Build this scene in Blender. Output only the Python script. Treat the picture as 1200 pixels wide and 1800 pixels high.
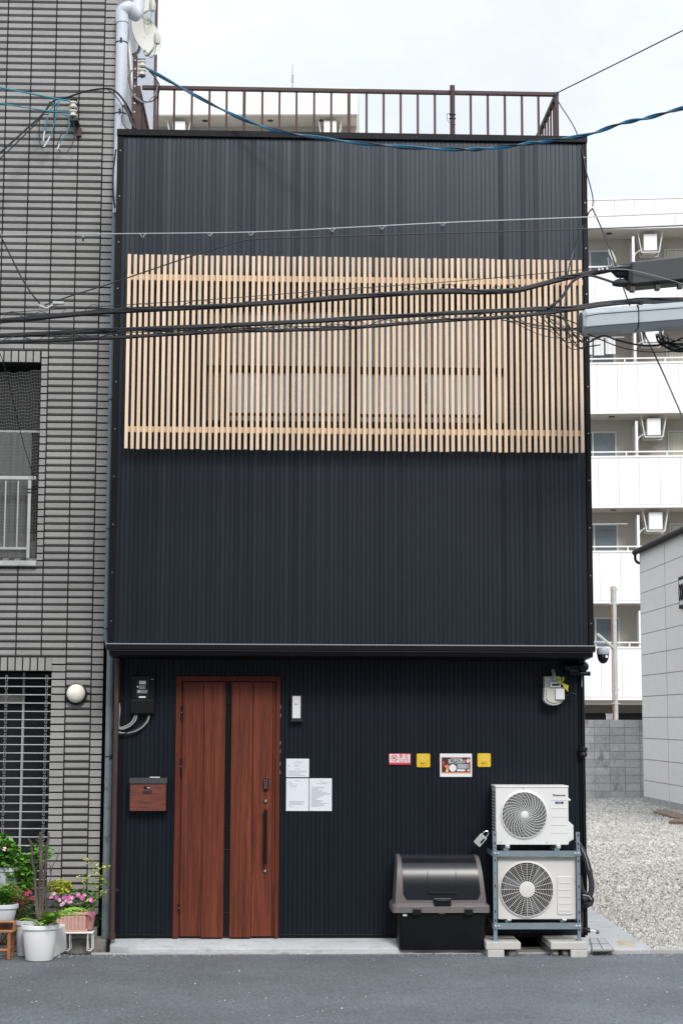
import bpy, math, random
import numpy as np
from mathutils import Vector, Matrix
random.seed(7); RNG = np.random.default_rng(7)
for o in list(bpy.data.objects): bpy.data.objects.remove(o)
S = bpy.context.scene
R = math.radians
COL = S.collection

# ------------------------------------------------------------------ camera
CAM = Vector((1.5021, -15.5884, 1.9348)); YAW, PIT, ROL, F = .0369, .1214, .0033, 2997.39
_f = Vector((math.sin(YAW)*math.cos(PIT), math.cos(YAW)*math.cos(PIT), math.sin(PIT)))
_r0 = Vector((math.cos(YAW), -math.sin(YAW), 0)); _u0 = _r0.cross(_f)
_r = _r0*math.cos(ROL)+_u0*math.sin(ROL); _u = -_r0*math.sin(ROL)+_u0*math.cos(ROL)
cd = bpy.data.cameras.new('camera'); cam = bpy.data.objects.new('camera', cd); COL.objects.link(cam)
m = Matrix.Identity(4)
for i in range(3): m[i][0], m[i][1], m[i][2], m[i][3] = _r[i], _u[i], -_f[i], CAM[i]
cam.matrix_world = m
cd.sensor_fit = 'HORIZONTAL'; cd.sensor_width = 36; cd.lens = F/1200*36; cd.clip_end = 900; cd.clip_start = .1
S.camera = cam
def ray(px, py): return _f + _r*((px-600)/F) + _u*((900-py)/F)
def at(px, py, Y):                       # the point of the upright plane at depth Y seen there in the photograph
    d = ray(px, py); return CAM + d*((Y-CAM.y)/d.y)
def gr(px, py, Z=0.):                    # the point of the level plane at height Z
    d = ray(px, py); return CAM + d*((Z-CAM.z)/d.z)
def atx(px, py, X):
    d = ray(px, py); return CAM + d*((X-CAM.x)/d.x)

# ------------------------------------------------------------------ sky, sun, exposure
SUN_EL, SUN_AZ = 38.0, 14.0               # height of the sun; degrees to the right of straight behind the camera
w = bpy.data.worlds.new('World'); S.world = w; w.use_nodes = True
nt = w.node_tree; nt.nodes.clear(); N = nt.nodes.new; L = nt.links.new
out = N('ShaderNodeOutputWorld'); bg = N('ShaderNodeBackground'); L(bg.outputs[0], out.inputs[0])
sky = N('ShaderNodeTexSky'); sky.sky_type = 'NISHITA'; sky.sun_disc = False
sdir = Vector((math.sin(R(SUN_AZ))*math.cos(R(SUN_EL)), -math.cos(R(SUN_AZ))*math.cos(R(SUN_EL)), math.sin(R(SUN_EL))))
sky.sun_elevation = R(SUN_EL); sky.sun_rotation = math.atan2(sdir.x, sdir.y); sky.air_density = 1.; sky.dust_density = 2.
tc = N('ShaderNodeTexCoord'); sep = N('ShaderNodeSeparateXYZ'); L(tc.outputs['Generated'], sep.inputs[0])
ab = N('ShaderNodeMath'); ab.operation = 'ABSOLUTE'; L(sep.outputs[2], ab.inputs[0])
cie = N('ShaderNodeMath'); cie.operation = 'MULTIPLY_ADD'; L(ab.outputs[0], cie.inputs[0]); cie.inputs[1].default_value = 2.; cie.inputs[2].default_value = 1.
cl = N('ShaderNodeTexNoise'); cl.inputs['Scale'].default_value = 2.6; cl.inputs['Detail'].default_value = 5
mp = N('ShaderNodeMapping'); mp.inputs['Scale'].default_value = (1, 1, 2.2); L(tc.outputs['Generated'], mp.inputs[0]); L(mp.outputs[0], cl.inputs['Vector'])
mr = N('ShaderNodeMapRange'); mr.inputs[1].default_value = .35; mr.inputs[2].default_value = .7; mr.inputs[3].default_value = .80; mr.inputs[4].default_value = .97
L(cl.outputs[0], mr.inputs[0])
cc = N('ShaderNodeVectorMath'); cc.operation = 'SCALE'; cc.inputs[0].default_value = (4.15, 4.38, 4.72); lum = N('ShaderNodeMapRange'); lum.inputs[1].default_value = .3; lum.inputs[2].default_value = .7; lum.inputs[3].default_value = .76; lum.inputs[4].default_value = 1.08
cl2 = N('ShaderNodeTexNoise'); cl2.inputs['Scale'].default_value = 4.5; cl2.inputs['Detail'].default_value = 6; L(mp.outputs[0], cl2.inputs['Vector']); L(cl2.outputs[0], lum.inputs[0])
cm = N('ShaderNodeMath'); cm.operation = 'MULTIPLY'; L(cie.outputs[0], cm.inputs[0]); L(lum.outputs[0], cm.inputs[1]); L(cm.outputs[0], cc.inputs['Scale'])   # thin cloud, overcast-sky luminance
mx = N('ShaderNodeMix'); mx.data_type = 'RGBA'; L(mr.outputs[0], mx.inputs[0]); L(sky.outputs[0], mx.inputs[6]); L(cc.outputs[0], mx.inputs[7])
L(mx.outputs[2], bg.inputs[0]); bg.inputs[1].default_value = .1
sd = bpy.data.lights.new('sun', 'SUN'); sd.energy = 1.5; sd.angle = R(16); sd.color = (1, .965, .92)
so = bpy.data.objects.new('sun', sd); COL.objects.link(so); so.rotation_euler = (-sdir).to_track_quat('-Z', 'Y').to_euler(); so.location = (0, -30, 40)
S.view_settings.view_transform = 'Standard'; S.view_settings.look = 'None'; S.view_settings.gamma = 1; S.view_settings.use_curve_mapping = False
S.view_settings.exposure = .62
S.cycles.use_denoising = True; S.cycles.max_bounces = 8; S.cycles.transparent_max_bounces = 12
S.cycles.use_adaptive_sampling = True; S.cycles.adaptive_threshold = .01
S.render.film_transparent = False

# ------------------------------------------------------------------ materials
MT = {}
def mat(name, col, rough=.6, metal=0., n1=None, n2=None, rnd=0., isl=0., bump=None, spec=.5, st=(1, 1, 1), st2=None, stain=None, coat=0., trans=0., emit=0., tint=None, fine=False):
    """procedural Principled surface; n1/n2 = (scale, amount) brightness noise, st = stretch of the noise space,
    stain = (colour, scale, low, high, stretch), bump = (scale, strength, distance)"""
    M = bpy.data.materials.new(name); M.use_nodes = True; t = M.node_tree; n = t.nodes.new; l = t.links.new
    b = t.nodes['Principled BSDF']; b.inputs['Roughness'].default_value = rough; b.inputs['Metallic'].default_value = metal
    b.inputs['Specular IOR Level'].default_value = spec; b.inputs['Coat Weight'].default_value = coat
    g = n('ShaderNodeNewGeometry')
    def mapped(s):
        q = n('ShaderNodeMapping'); q.inputs['Scale'].default_value = s; l(g.outputs['Position'], q.inputs[0]); return q.outputs[0]
    def noise(sc, s, det=4, rgh=.6):
        q = n('ShaderNodeTexNoise'); q.inputs['Scale'].default_value = sc; q.inputs['Detail'].default_value = det; q.inputs['Roughness'].default_value = rgh
        l(mapped(s), q.inputs['Vector']); return q.outputs[0]
    def mth(op, a, c, d=None):
        q = n('ShaderNodeMath'); q.operation = op
        for i, v in enumerate((a, c, d)):
            if v is None: continue
            if isinstance(v, (int, float)): q.inputs[i].default_value = v
            else: l(v, q.inputs[i])
        return q.outputs[0]
    v = None
    def mul(x):
        nonlocal v
        v = x if v is None else mth('MULTIPLY', v, x)
    if n1: mul(mth('MULTIPLY_ADD', noise(n1[0], st), 4*n1[1], 1-2*n1[1]))
    if n2: mul(mth('MULTIPLY_ADD', noise(n2[0], st2 or st, 9 if fine else 4, .82 if fine else .6), 4*n2[1], 1-2*n2[1]))
    if rnd:
        oi = n('ShaderNodeObjectInfo'); mul(mth('MULTIPLY_ADD', oi.outputs['Random'], 2*rnd, 1-rnd))
    if isl: mul(mth('MULTIPLY_ADD', g.outputs['Random Per Island'], 2*isl, 1-isl))
    c = None
    if stain:
        q = n('ShaderNodeMapRange'); q.inputs[1].default_value = stain[2]; q.inputs[2].default_value = stain[3]
        l(noise(stain[1], stain[4] if len(stain) > 4 else (1, 1, 1), 6, .65), q.inputs[0])
        x = n('ShaderNodeMix'); x.data_type = 'RGBA'; x.inputs[6].default_value = (*col, 1); x.inputs[7].default_value = (*stain[0], 1); l(q.outputs[0], x.inputs[0]); c = x.outputs[2]
    if v is not None:
        q = n('ShaderNodeVectorMath'); q.operation = 'SCALE'; l(v, q.inputs['Scale'])
        if c is None: q.inputs[0].default_value = col
        else: l(c, q.inputs[0])
        c = q.outputs[0]
    if c is None: b.inputs['Base Color'].default_value = (*col, 1)
    else: l(c, b.inputs['Base Color'])
    if bump:
        q = n('ShaderNodeBump'); q.inputs['Strength'].default_value = bump[1]; q.inputs['Distance'].default_value = bump[2]
        l(noise(bump[0], bump[3] if len(bump) > 3 else st, 5, .7), q.inputs['Height']); l(q.outputs[0], b.inputs['Normal'])
    if tint: b.inputs['Specular Tint'].default_value = (*tint, 1)
    if trans:
        b.inputs['Transmission Weight'].default_value = trans
    if emit:
        b.inputs['Emission Color'].default_value = (*col, 1); b.inputs['Emission Strength'].default_value = emit
    MT[name] = M; return M
mat('cladding', (.0064, .0092, .0145), .31, n1=(1.1, .10), n2=(40, .18), st=(1, 1, .35), st2=(1, 1, .01), spec=.72, tint=(.82, .91, 1.), bump=(26, .10, .004, (1, 1, .02)))  # vertical streak noise puts uneven sheen into the base colour
mat('cladding_lower', (.0036, .0058, .0100), .38, n1=(1.3, .12), n2=(40, .2), st=(1, 1, .4), st2=(1, 1, .01), bump=(26, .10, .004, (1, 1, .02)), spec=.42, tint=(.82, .91, 1.), stain=((.06, .06, .06), 9, .72, .80))  # streaks here too carry sheen variation in the colour
mat('black_trim', (.0032, .0040, .0060), .45, n1=(3, .15), spec=.2)
mat('edge_glint', (.30, .32, .34), .4, .3)  # pale grey standing in for the sky's glint on the flashing
mat('slat_wood', (.76, .575, .405), .6, n1=(7, .16), n2=(60, .12), rnd=.11, st=(6, 6, .25), bump=(50, .15, .002))
mat('rail_wood', (.74, .53, .33), .6, n1=(7, .12), rnd=.05, st=(.3, 6, 6))
mat('rust_brown', (.062, .030, .026), .6, n1=(6, .2), stain=((.12, .055, .04), 25, .6, .75))
mat('door_wood', (.122, .031, .017), .5, n1=(10, .6), n2=(60, .4), st=(5, 5, .12), rnd=.14, spec=.2, bump=(90, .1, .001))
mat('mail_wood', (.145, .040, .025), .5, n1=(22, .5), n2=(120, .1), st=(.35, 4, 4))
mat('door_frame', (.105, .024, .013), .5, spec=.2, n1=(14, .3), st=(4, 4, .2))
mat('black_plastic', (.006, .0066, .008), .38, n1=(8, .1), spec=.3)
mat('black_gloss', (.006, .0065, .008), .25, n1=(9, .1), spec=.35)
mat('smoked_cover', (.02, .022, .026), .08)
mat('void', (.006, .006, .007), .9, n1=(3, .2))
mat('steel', (.55, .56, .57), .3, .85, n1=(15, .1))
mat('shutter_rod', (.34, .34, .34), .35, .5, n1=(20, .15))
mat('brass', (.75, .68, .5), .3, .8, n1=(30, .1))
mat('dark_metal', (.04, .042, .045), .4, .6, n1=(10, .15))
mat('tile', (.322, .316, .306), .34, n1=(2.2, .12), n2=(24, .08), rnd=.07, isl=.0, st=(1, 1, 3), spec=.5)
mat('tile_mass', (.322, .316, .306), .34, n1=(2.2, .12), n2=(24, .08), isl=.07, st=(1, 1, 3), spec=.5)
mat('grout', (.012, .012, .012), .9, n1=(20, .2))
mat('side_white', (.62, .66, .70), .6, n1=(2, .06), n2=(9, .05), stain=((.42, .44, .46), 5, .62, .8, (1, 1, .2)))
mat('pipe_grey', (.20, .245, .265), .5, n1=(9, .15), stain=((.10, .11, .11), 14, .58, .72), rnd=0)
mat('pipe_white', (.60, .64, .69), .45, n1=(6, .06))
mat('pipe_brown', (.055, .030, .026), .45, n1=(8, .2), stain=((.3, .28, .27), 40, .70, .76))
mat('lamp_glass', (.86, .83, .74), .22, n1=(8, .03), stain=((.55, .47, .30), 10, .62, .8))
mat('net', (.20, .205, .20), .7, n1=(30, .2))
mat('curtain', (.125, .145, .135), .85, n1=(12, .12), st=(3, 1, .3))
mat('alu', (.52, .53, .52), .4, .35, n1=(15, .08))
mat('alu_pale', (.50, .50, .48), .55, .1, n1=(7, .2), stain=((.4, .39, .36), 15, .62, .75))
mat('glass_dark', (.02, .024, .026), .06, n1=(3, .3))
mat('glass_upper', (.36, .40, .45), .12, n1=(2, .12), spec=.6)
mat('glass_lower', (.60, .71, .82), .10, n1=(2.5, .10), n2=(14, .06), st=(3, 1, .4), spec=.6)
mat('panel_stone', (.36, .34, .30), .7, n1=(8, .12), n2=(60, .15))
mat('concrete', (.40, .42, .43), .82, n1=(1.6, .10), n2=(22, .08), bump=(60, .25, .004), stain=((.24, .24, .23), 3.5, .56, .74))
mat('concrete_white', (.45, .465, .475), .8, n1=(1.2, .10), n2=(30, .10), bump=(70, .2, .003), stain=((.27, .27, .26), 4, .54, .74, (1, 2.5, 1)))
mat('kerb', (.37, .37, .36), .85, n1=(3, .12), n2=(35, .12), bump=(60, .4, .004), stain=((.18, .18, .17), 7, .55, .72))
mat('ledge', (.24, .235, .215), .9, n1=(4, .2), n2=(40, .15), bump=(50, .5, .005), stain=((.09, .09, .08), 6, .5, .7))
mat('block_new', (.50, .49, .46), .85, n1=(5, .07), n2=(60, .07), bump=(80, .3, .003), stain=((.33, .32, .30), 9, .62, .75))
mat('ac_white', (.72, .715, .70), .42, n1=(4, .03), stain=((.45, .43, .39), 8, .66, .85))
mat('ac_cream', (.66, .645, .61), .45, n1=(4, .04), stain=((.40, .38, .33), 7, .62, .85))
mat('ac_plate', (.72, .72, .72), .4)
mat('coil', (.10, .105, .11), .5, .3, n1=(30, .2))
mat('rack_steel', (.235, .30, .335), .42, .45, n1=(10, .1), n2=(60, .06), stain=((.34, .38, .40), 14, .6, .78))
mat('bolt', (.6, .62, .63), .3, .8)
mat('bin_black', (.0055, .006, .0075), .38, n1=(6, .15), n2=(60, .08), spec=.28, bump=(120, .05, .001))
mat('bin_gloss', (.006, .0075, .011), .30, spec=.6, n1=(4, .12))
mat('bin_taupe', (.140, .122, .122), .5, n1=(6, .08), n2=(70, .05))
mat('white_paint', (.86, .86, .84), .5, n1=(3, .03))
mat('apt_panel', (.86, .86, .84), .55, n1=(.8, .03), rnd=.015)
mat('apt_joint', (.45, .45, .44), .8)
mat('apt_soffit', (.72, .68, .62), .8, n1=(1.5, .05))
mat('apt_wall', (.52, .48, .43), .8, n1=(1, .06))
mat('apt_frame', (.70, .70, .68), .45)
mat('apt_glass', (.16, .20, .22), .1, n1=(1, .3))
mat('apt_curtain', (.60, .58, .48), .85, n1=(5, .15), st=(4, 4, .2))
mat('roller_white', (.72, .72, .70), .6)
mat('cmu', (.62, .625, .62), .9, n1=(1.6, .14), n2=(14, .14), rnd=.10, bump=(40, .4, .006), stain=((.15, .15, .15), 2.4, .55, .70, (1.2, 1, .5)))
mat('mortar', (.30, .30, .29), .95, n1=(9, .2))
mat('siding', (.74, .73, .72), .6, n1=(2, .03), n2=(30, .03), rnd=.025, st=(1, 1, 2.5), bump=(14, .15, .006, (1, 1, 6)))
mat('gutter', (.020, .020, .022), .7, spec=.2, n1=(5, .15))
mat('asphalt', (.128, .139, .154), .85, n1=(.9, .24), n2=(55, .60), st2=(1, .22, 1), bump=(40, .8, .010), stain=((.46, .46, .46), 40, .66, .70, (1, .4, 1)), fine=True)
mat('ground_grey', (.20, .20, .195), .95, n1=(.3, .15), n2=(20, .12))
mat('gravel_bed', (.17, .165, .155), .95, n1=(1, .12), n2=(60, .3), bump=(60, .8, .01))
mat('gravel', (.45, .437, .405), .85, n1=(.6, .16), isl=.36)
mat('timber_old', (.20, .15, .11), .85, n1=(12, .3), st=(1, .3, 1))
mat('paper', (.70, .73, .78), .75, n1=(14, .02))
mat('ink', (.12, .12, .14), .8)
mat('ink_black', (.012, .012, .012), .6)
mat('red', (.62, .045, .06), .5)
mat('pale_pink', (.80, .66, .68), .6)
mat('yellow', (.72, .47, .015), .45, n1=(20, .03))
mat('yellow_line', (.80, .66, .28), .5)
mat('orange', (.70, .20, .06), .55)
mat('poster_dark', (.028, .022, .024), .45)
mat('poster_grey', (.22, .23, .25), .6)
mat('poster_white', (.74, .75, .77), .6)
mat('blue_badge', (.012, .03, .13), .35)
mat('cable_black', (.012, .013, .016), .42, n1=(6, .2))
mat('cable_blue', (.006, .105, .20), .38, n1=(9, .15))
mat('cable_cyan', (.035, .26, .35), .4, n1=(9, .12))
mat('cable_grey', (.30, .31, .32), .5)
mat('wire_silver', (.42, .44, .45), .4, .5)
mat('porcelain', (.68, .66, .60), .2, n1=(20, .06))
mat('closure_grey', (.40, .445, .475), .5, n1=(4, .06), stain=((.30, .33, .35), 6, .6, .8))
mat('closure_black', (.028, .030, .036), .5, n1=(4, .15))
mat('dish', (.60, .60, .545), .5, n1=(6, .05), stain=((.42, .41, .36), 9, .6, .8))
mat('camera_grey', (.42, .44, .50), .4)
mat('gas_grey', (.55, .54, .49), .5, n1=(7, .06))
mat('tag_yellow', (.55, .52, .03), .55, n1=(12, .15))
mat('pot_white', (.80, .81, .80), .5, n1=(3, .04), stain=((.42, .42, .39), 6, .60, .8, (1, 1, .6)))
mat('pot_grey', (.60, .63, .66), .5, n1=(4, .05), stain=((.33, .34, .34), 9, .6, .8))
mat('terracotta', (.58, .36, .30), .75, n1=(8, .12), stain=((.55, .44, .38), 12, .55, .75))
mat('terracotta_red', (.30, .11, .07), .75, n1=(8, .15))
mat('pot_pink', (.42, .20, .18), .5, n1=(9, .12))
mat('rattan', (.33, .14, .055), .42, n1=(14, .2))
mat('rattan_dark', (.075, .035, .02), .55, n1=(14, .25))
mat('soil', (.035, .026, .02), .95, n1=(30, .3))
mat('bark', (.10, .082, .066), .9, n1=(22, .3), st=(2, 2, .4), bump=(60, .6, .006))
mat('leaf_green', (.12, .29, .035), .5, isl=.45, n1=(9, .12))
mat('leaf_dark', (.06, .17, .035), .45, isl=.45)
mat('leaf_fern', (.24, .46, .05), .5, isl=.55)
mat('leaf_yellow', (.44, .46, .03), .55, isl=.35)
mat('leaf_pale', (.48, .52, .11), .5, isl=.35)
mat('petal_pink', (.62, .12, .36), .6, isl=.35)
mat('petal_pale', (.75, .45, .60), .6, isl=.2)
mat('petal_red', (.42, .05, .09), .6, isl=.3)
mat('foam_white', (.80, .81, .80), .7, n1=(5, .04))
mat('plaster', (.16, .155, .145), .85, n1=(.3, .06))
mat('yellow_spray', (.60, .46, .16), .85, n1=(14, .25))
mat('iron_lid', (.20, .185, .175), .7, n1=(15, .2), stain=((.30, .16, .10), 18, .6, .75))

# ------------------------------------------------------------------ mesh helpers
OFF = {}
class MB:
    def __init__(s): s.v = []; s.f = []
    def add(s, vs, fs):
        k = len(s.v); s.v += [tuple(p) for p in vs]; s.f += [tuple(i+k for i in q) for q in fs]; return s
    def box(s, x0, x1, y0, y1, z0, z1):
        return s.add([(x0,y0,z0),(x1,y0,z0),(x1,y1,z0),(x0,y1,z0),(x0,y0,z1),(x1,y0,z1),(x1,y1,z1),(x0,y1,z1)],
                     [(0,3,2,1),(4,5,6,7),(0,1,5,4),(1,2,6,5),(2,3,7,6),(3,0,4,7)])
    def prism(s, poly, axis, a, b):
        """poly: 2-D points; axis 'x' -> (y,z), 'y' -> (x,z), 'z' -> (x,y)"""
        P = {'x': lambda p, t: (t, p[0], p[1]), 'y': lambda p, t: (p[0], t, p[1]), 'z': lambda p, t: (p[0], p[1], t)}[axis]
        n = len(poly); vs = [P(p, a) for p in poly]+[P(p, b) for p in poly]
        return s.add(vs, [tuple(range(n)), tuple(reversed(range(n, 2*n)))]+[(i, n+i, n+(i+1) % n, (i+1) % n) for i in range(n)])
    def tube(s, pts, r, n=6, cap=True):
        pts = [Vector(p) for p in pts]; rs = r if isinstance(r, (list, tuple)) else [r]*len(pts)
        k = len(s.v); prev = None
        for i, p in enumerate(pts):
            t = (pts[min(i+1, len(pts)-1)]-pts[max(i-1, 0)]).normalized()
            a = prev if prev is not None else (Vector((0, 0, 1)) if abs(t.z) < .9 else Vector((1, 0, 0)))
            e = (a-t*a.dot(t)); e = e.normalized() if e.length > 1e-6 else t.orthogonal().normalized(); prev = e; g = t.cross(e)
            for j in range(n):
                q = 2*math.pi*j/n; s.v.append(tuple(p+(e*math.cos(q)+g*math.sin(q))*rs[i]))
        for i in range(len(pts)-1):
            for j in range(n): s.f.append((k+i*n+j, k+i*n+(j+1) % n, k+(i+1)*n+(j+1) % n, k+(i+1)*n+j))
        if cap: s.f.append(tuple(k+j for j in reversed(range(n)))); s.f.append(tuple(k+(len(pts)-1)*n+j for j in range(n)))
        return s
    def cyl(s, p0, p1, r, n=12, r1=None): return s.tube([p0, p1], [r, r if r1 is None else r1], n)
    def ring(s, c, r, tr, n=40, m_=4, axis='y', sy=1.):
        k = len(s.v); c = Vector(c)
        for i in range(n):
            a = 2*math.pi*i/n
            for j in range(m_):
                b = 2*math.pi*j/m_+.785; q = r+tr*math.cos(b); h = tr*math.sin(b)
                d = {'y': (q*math.cos(a), h, q*math.sin(a)*sy), 'z': (q*math.cos(a), q*math.sin(a)*sy, h), 'x': (h, q*math.cos(a), q*math.sin(a)*sy)}[axis]
                s.v.append(tuple(c+Vector(d)))
        for i in range(n):
            for j in range(m_): s.f.append((k+i*m_+j, k+i*m_+(j+1) % m_, k+((i+1) % n)*m_+(j+1) % m_, k+((i+1) % n)*m_+j))
        return s
    def lathe(s, prof, c, n=20, axis='z', sx=1., sy=1.):
        """prof: list of (radius, height)"""
        k = len(s.v); c = Vector(c)
        for r, h in prof:
            for j in range(n):
                a = 2*math.pi*j/n; x, y = r*math.cos(a)*sx, r*math.sin(a)*sy
                d = {'z': (x, y, h), 'y': (x, -h, y), 'x': (h, x, y)}[axis]; s.v.append(tuple(c+Vector(d)))
        for i in range(len(prof)-1):
            for j in range(n): s.f.append((k+i*n+j, k+i*n+(j+1) % n, k+(i+1)*n+(j+1) % n, k+(i+1)*n+j))
        s.f.append(tuple(k+j for j in reversed(range(n)))); s.f.append(tuple(k+(len(prof)-1)*n+j for j in range(n)))
        return s
    def loft(s, rings):
        k = len(s.v); n = len(rings[0])
        for q in rings: s.v += [tuple(p) for p in q]
        for i in range(len(rings)-1):
            for j in range(n): s.f.append((k+i*n+j, k+i*n+(j+1) % n, k+(i+1)*n+(j+1) % n, k+(i+1)*n+j))
        s.f.append(tuple(k+j for j in reversed(range(n)))); s.f.append(tuple(k+(len(rings)-1)*n+j for j in range(n)))
        return s
    def sphere(s, c, r, n=12, m_=8, sz=1.):
        prof = [(max(1e-4, r*math.sin(math.pi*i/m_)), -r*sz*math.cos(math.pi*i/m_)) for i in range(m_+1)]
        return s.lathe(prof, c, n)
    def build(s, name, mt, parent=None, smooth=False, bevel=0, local=False):
        off = Vector((0, 0, 0)) if (parent is None or local) else OFF.get(parent.name, Vector((0, 0, 0)))
        me = bpy.data.meshes.new(name); me.from_pydata([(x-off.x, y-off.y, z-off.z) for x, y, z in s.v], [], s.f)
        me.update()
        import bmesh as _b
        bm = _b.new(); bm.from_mesh(me); _b.ops.recalc_face_normals(bm, faces=bm.faces); bm.to_mesh(me); bm.free()
        me.materials.append(MT[mt])
        o = bpy.data.objects.new(name, me); COL.objects.link(o)
        if smooth:
            me.polygons.foreach_set('use_smooth', [True]*len(me.polygons))
            try: me.set_sharp_from_angle(angle=R(38))
            except Exception: pass
        if bevel:
            b = o.modifiers.new('bevel', 'BEVEL'); b.width = bevel; b.segments = 2; b.limit_method = 'ANGLE'; b.angle_limit = R(40)
        if parent: o.parent = parent
        OFF[o.name] = off
        return o
def tag(o, label, cat, group=None, kind=None):
    if label: o['label'] = label
    if cat: o['category'] = cat
    if group: o['group'] = group
    if kind: o['kind'] = kind
    return o
def thing(name, label, cat, loc=(0, 0, 0), group=None, rz=0):
    o = bpy.data.objects.new(name, None); COL.objects.link(o); o.location = loc; o.rotation_euler = (0, 0, rz); o.empty_display_size = .1
    OFF[o.name] = Vector(loc); return tag(o, label, cat, group)
def struct(o): o['kind'] = 'structure'; return o
def share(src, name, parent, loc, mt=None):
    """another piece with the mesh of src; loc in the world"""
    o = bpy.data.objects.new(name, src.data); COL.objects.link(o); o.parent = parent
    o.location = Vector(loc)-OFF.get(parent.name, Vector((0, 0, 0))); return o
def spline(pts, sub=8):
    P = [Vector(p) for p in pts]; o = []
    for i in range(len(P)-1):
        a, b, c, d = P[max(i-1, 0)], P[i], P[i+1], P[min(i+2, len(P)-1)]
        for k in range(sub):
            t = k/sub; o.append(.5*((2*b)+(c-a)*t+(2*a-5*b+4*c-d)*t*t+(3*b-a-3*c+d)*t**3))
    o.append(P[-1]); return o
def rrect(x0, x1, z0, z1, r, n=5):
    o = []
    for cx, cz, a0 in ((x1-r, z0+r, -90), (x1-r, z1-r, 0), (x0+r, z1-r, 90), (x0+r, z0+r, 180)):
        for k in range(n+1):
            a = R(a0+90*k/n); o.append((cx+r*math.cos(a), cz+r*math.sin(a)))
    return o
def px(x, y, Y): p = at(x, y, Y); return p.x, p.z
def text(body, size, x, z, Y, mt, parent, name='lettering', width=None, align='CENTER', thick=0.):
    """flat lettering on an upright front: x, z = middle of the words"""
    cu = bpy.data.curves.new(name, 'FONT'); cu.body = body; cu.size = size; cu.align_x = align; cu.align_y = 'CENTER'; cu.resolution_u = 2; cu.offset = thick
    t = bpy.data.objects.new(name, cu); COL.objects.link(t)
    bpy.context.view_layer.update()
    me = bpy.data.meshes.new_from_object(t.evaluated_get(bpy.context.evaluated_depsgraph_get()))
    bpy.data.objects.remove(t); off = OFF.get(parent.name, Vector((0, 0, 0)))
    vs = [v.co.copy() for v in me.vertices]
    if not vs: return None
    wd = max(v.x for v in vs)-min(v.x for v in vs); k = (width/wd) if width and wd > 0 else 1.
    for v in me.vertices: v.co = Vector((x+v.co.x*k, Y, z+v.co.y))-off
    me.materials.clear(); me.materials.append(MT[mt]); me.name = name
    o = bpy.data.objects.new(name, me); COL.objects.link(o); o.parent = parent; OFF[o.name] = off; return o

# ------------------------------------------------------------------ ground, road, pavement
ZR = -.10
struct(MB().box(-300, 300, -300, 300, -.5, -.16).build('ground', 'ground_grey'))
sl_front = gr(600, 1667, -.05).y; strip_front = gr(600, 1676, ZR+.01).y
YS, YK = sl_front, strip_front
mb = MB(); nseg = 90; xs = [-120, -40, -12, -6]+[-3+i*.12 for i in range(nseg)]+[9, 14, 40, 120]
ys = [YK-.001]+[YK-.12*i for i in range(1, 40)]+[-8, -14, -24, -36]
vs = []; rr = random.Random(3)
for y in ys:
    for x in xs: vs.append((x, y, ZR+(0 if y > YK-.01 or abs(x) > 5 else .006*math.sin(x*1.3+y*.9)+.0015*rr.uniform(-1, 1))))
nx = len(xs)
struct(MB().add(vs, [(j*nx+i, j*nx+i+1, (j+1)*nx+i+1, (j+1)*nx+i) for j in range(len(ys)-1) for i in range(nx-1)]).build('road', 'asphalt', smooth=True))
# grit swept to the road's edge: one mass
gg = random.Random(77); gm = MB()
for i in range(900):
    x = gg.uniform(-1.2, 6.5); y = YK-abs(gg.gauss(0, .10)) if i < 650 else YK-gg.uniform(0, 3.2); s_ = gg.uniform(.002, .006) if i < 860 else gg.uniform(.006, .011); ph = gg.uniform(0, 6)
    b_ = [(x+s_*gg.uniform(.7, 1.3)*math.cos(ph+1.571*k), y+s_*gg.uniform(.7, 1.3)*math.sin(ph+1.571*k), ZR+.003) for k in range(4)]
    gm.add(b_+[(x, y, ZR+.004+s_)], [(0, 1, 4), (1, 2, 4), (2, 3, 4), (3, 0, 4)])
tag(gm.build('grit', 'gravel', None), 'fine grit and small stones scattered along the road edge', 'grit', kind='stuff')
# the house's concrete apron: worn, slightly wavy front edge; a kerb strip of long stones in front of it
XA0, XA1 = gr(192, 1660, -.03).x, gr(856, 1668, -.05).x
pts = []
rr = random.Random(5)
n = 60; top = []; edge = []
for i in range(n+1):
    x = XA0+(XA1-XA0)*i/n; e = YS+.012*math.sin(i*.9)+.008*rr.uniform(-1, 1)+(.22*(1-i/5)**1.6 if i < 5 else 0)
    top.append((x, .02, .0)); edge.append((x, e, -.05))
mb = MB(); vs = top+edge+[(x, y-.012, z-.012) for x, y, z in edge]+[(x, y-.016, -.15) for x, y, z in edge]; n1 = n+1
mb.add(vs, [(r_*n1+i, r_*n1+i+1, (r_+1)*n1+i+1, (r_+1)*n1+i) for r_ in range(3) for i in range(n)])
struct(mb.build('pavement', 'concrete_white', smooth=True))
kerb = MB().box(gr(165, 1672, ZR).x, gr(1420, 1676, ZR).x, YK+.02, YS+.05, -.2, ZR-.004).build('kerb', 'mortar'); struct(kerb)
x = gr(165, 1672, ZR).x; k = 0
while x < 7.2:
    ln = .598; z = ZR+.014+.004*random.uniform(-1, 1)+(.02 if x > 3.95 else 0)
    MB().box(x, x+ln-.006, YK+.008*random.uniform(-1, 1), YS+.03, -.2, z).build('kerb_stone', 'kerb', kerb, bevel=.008); x += ln; k += 1
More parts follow.
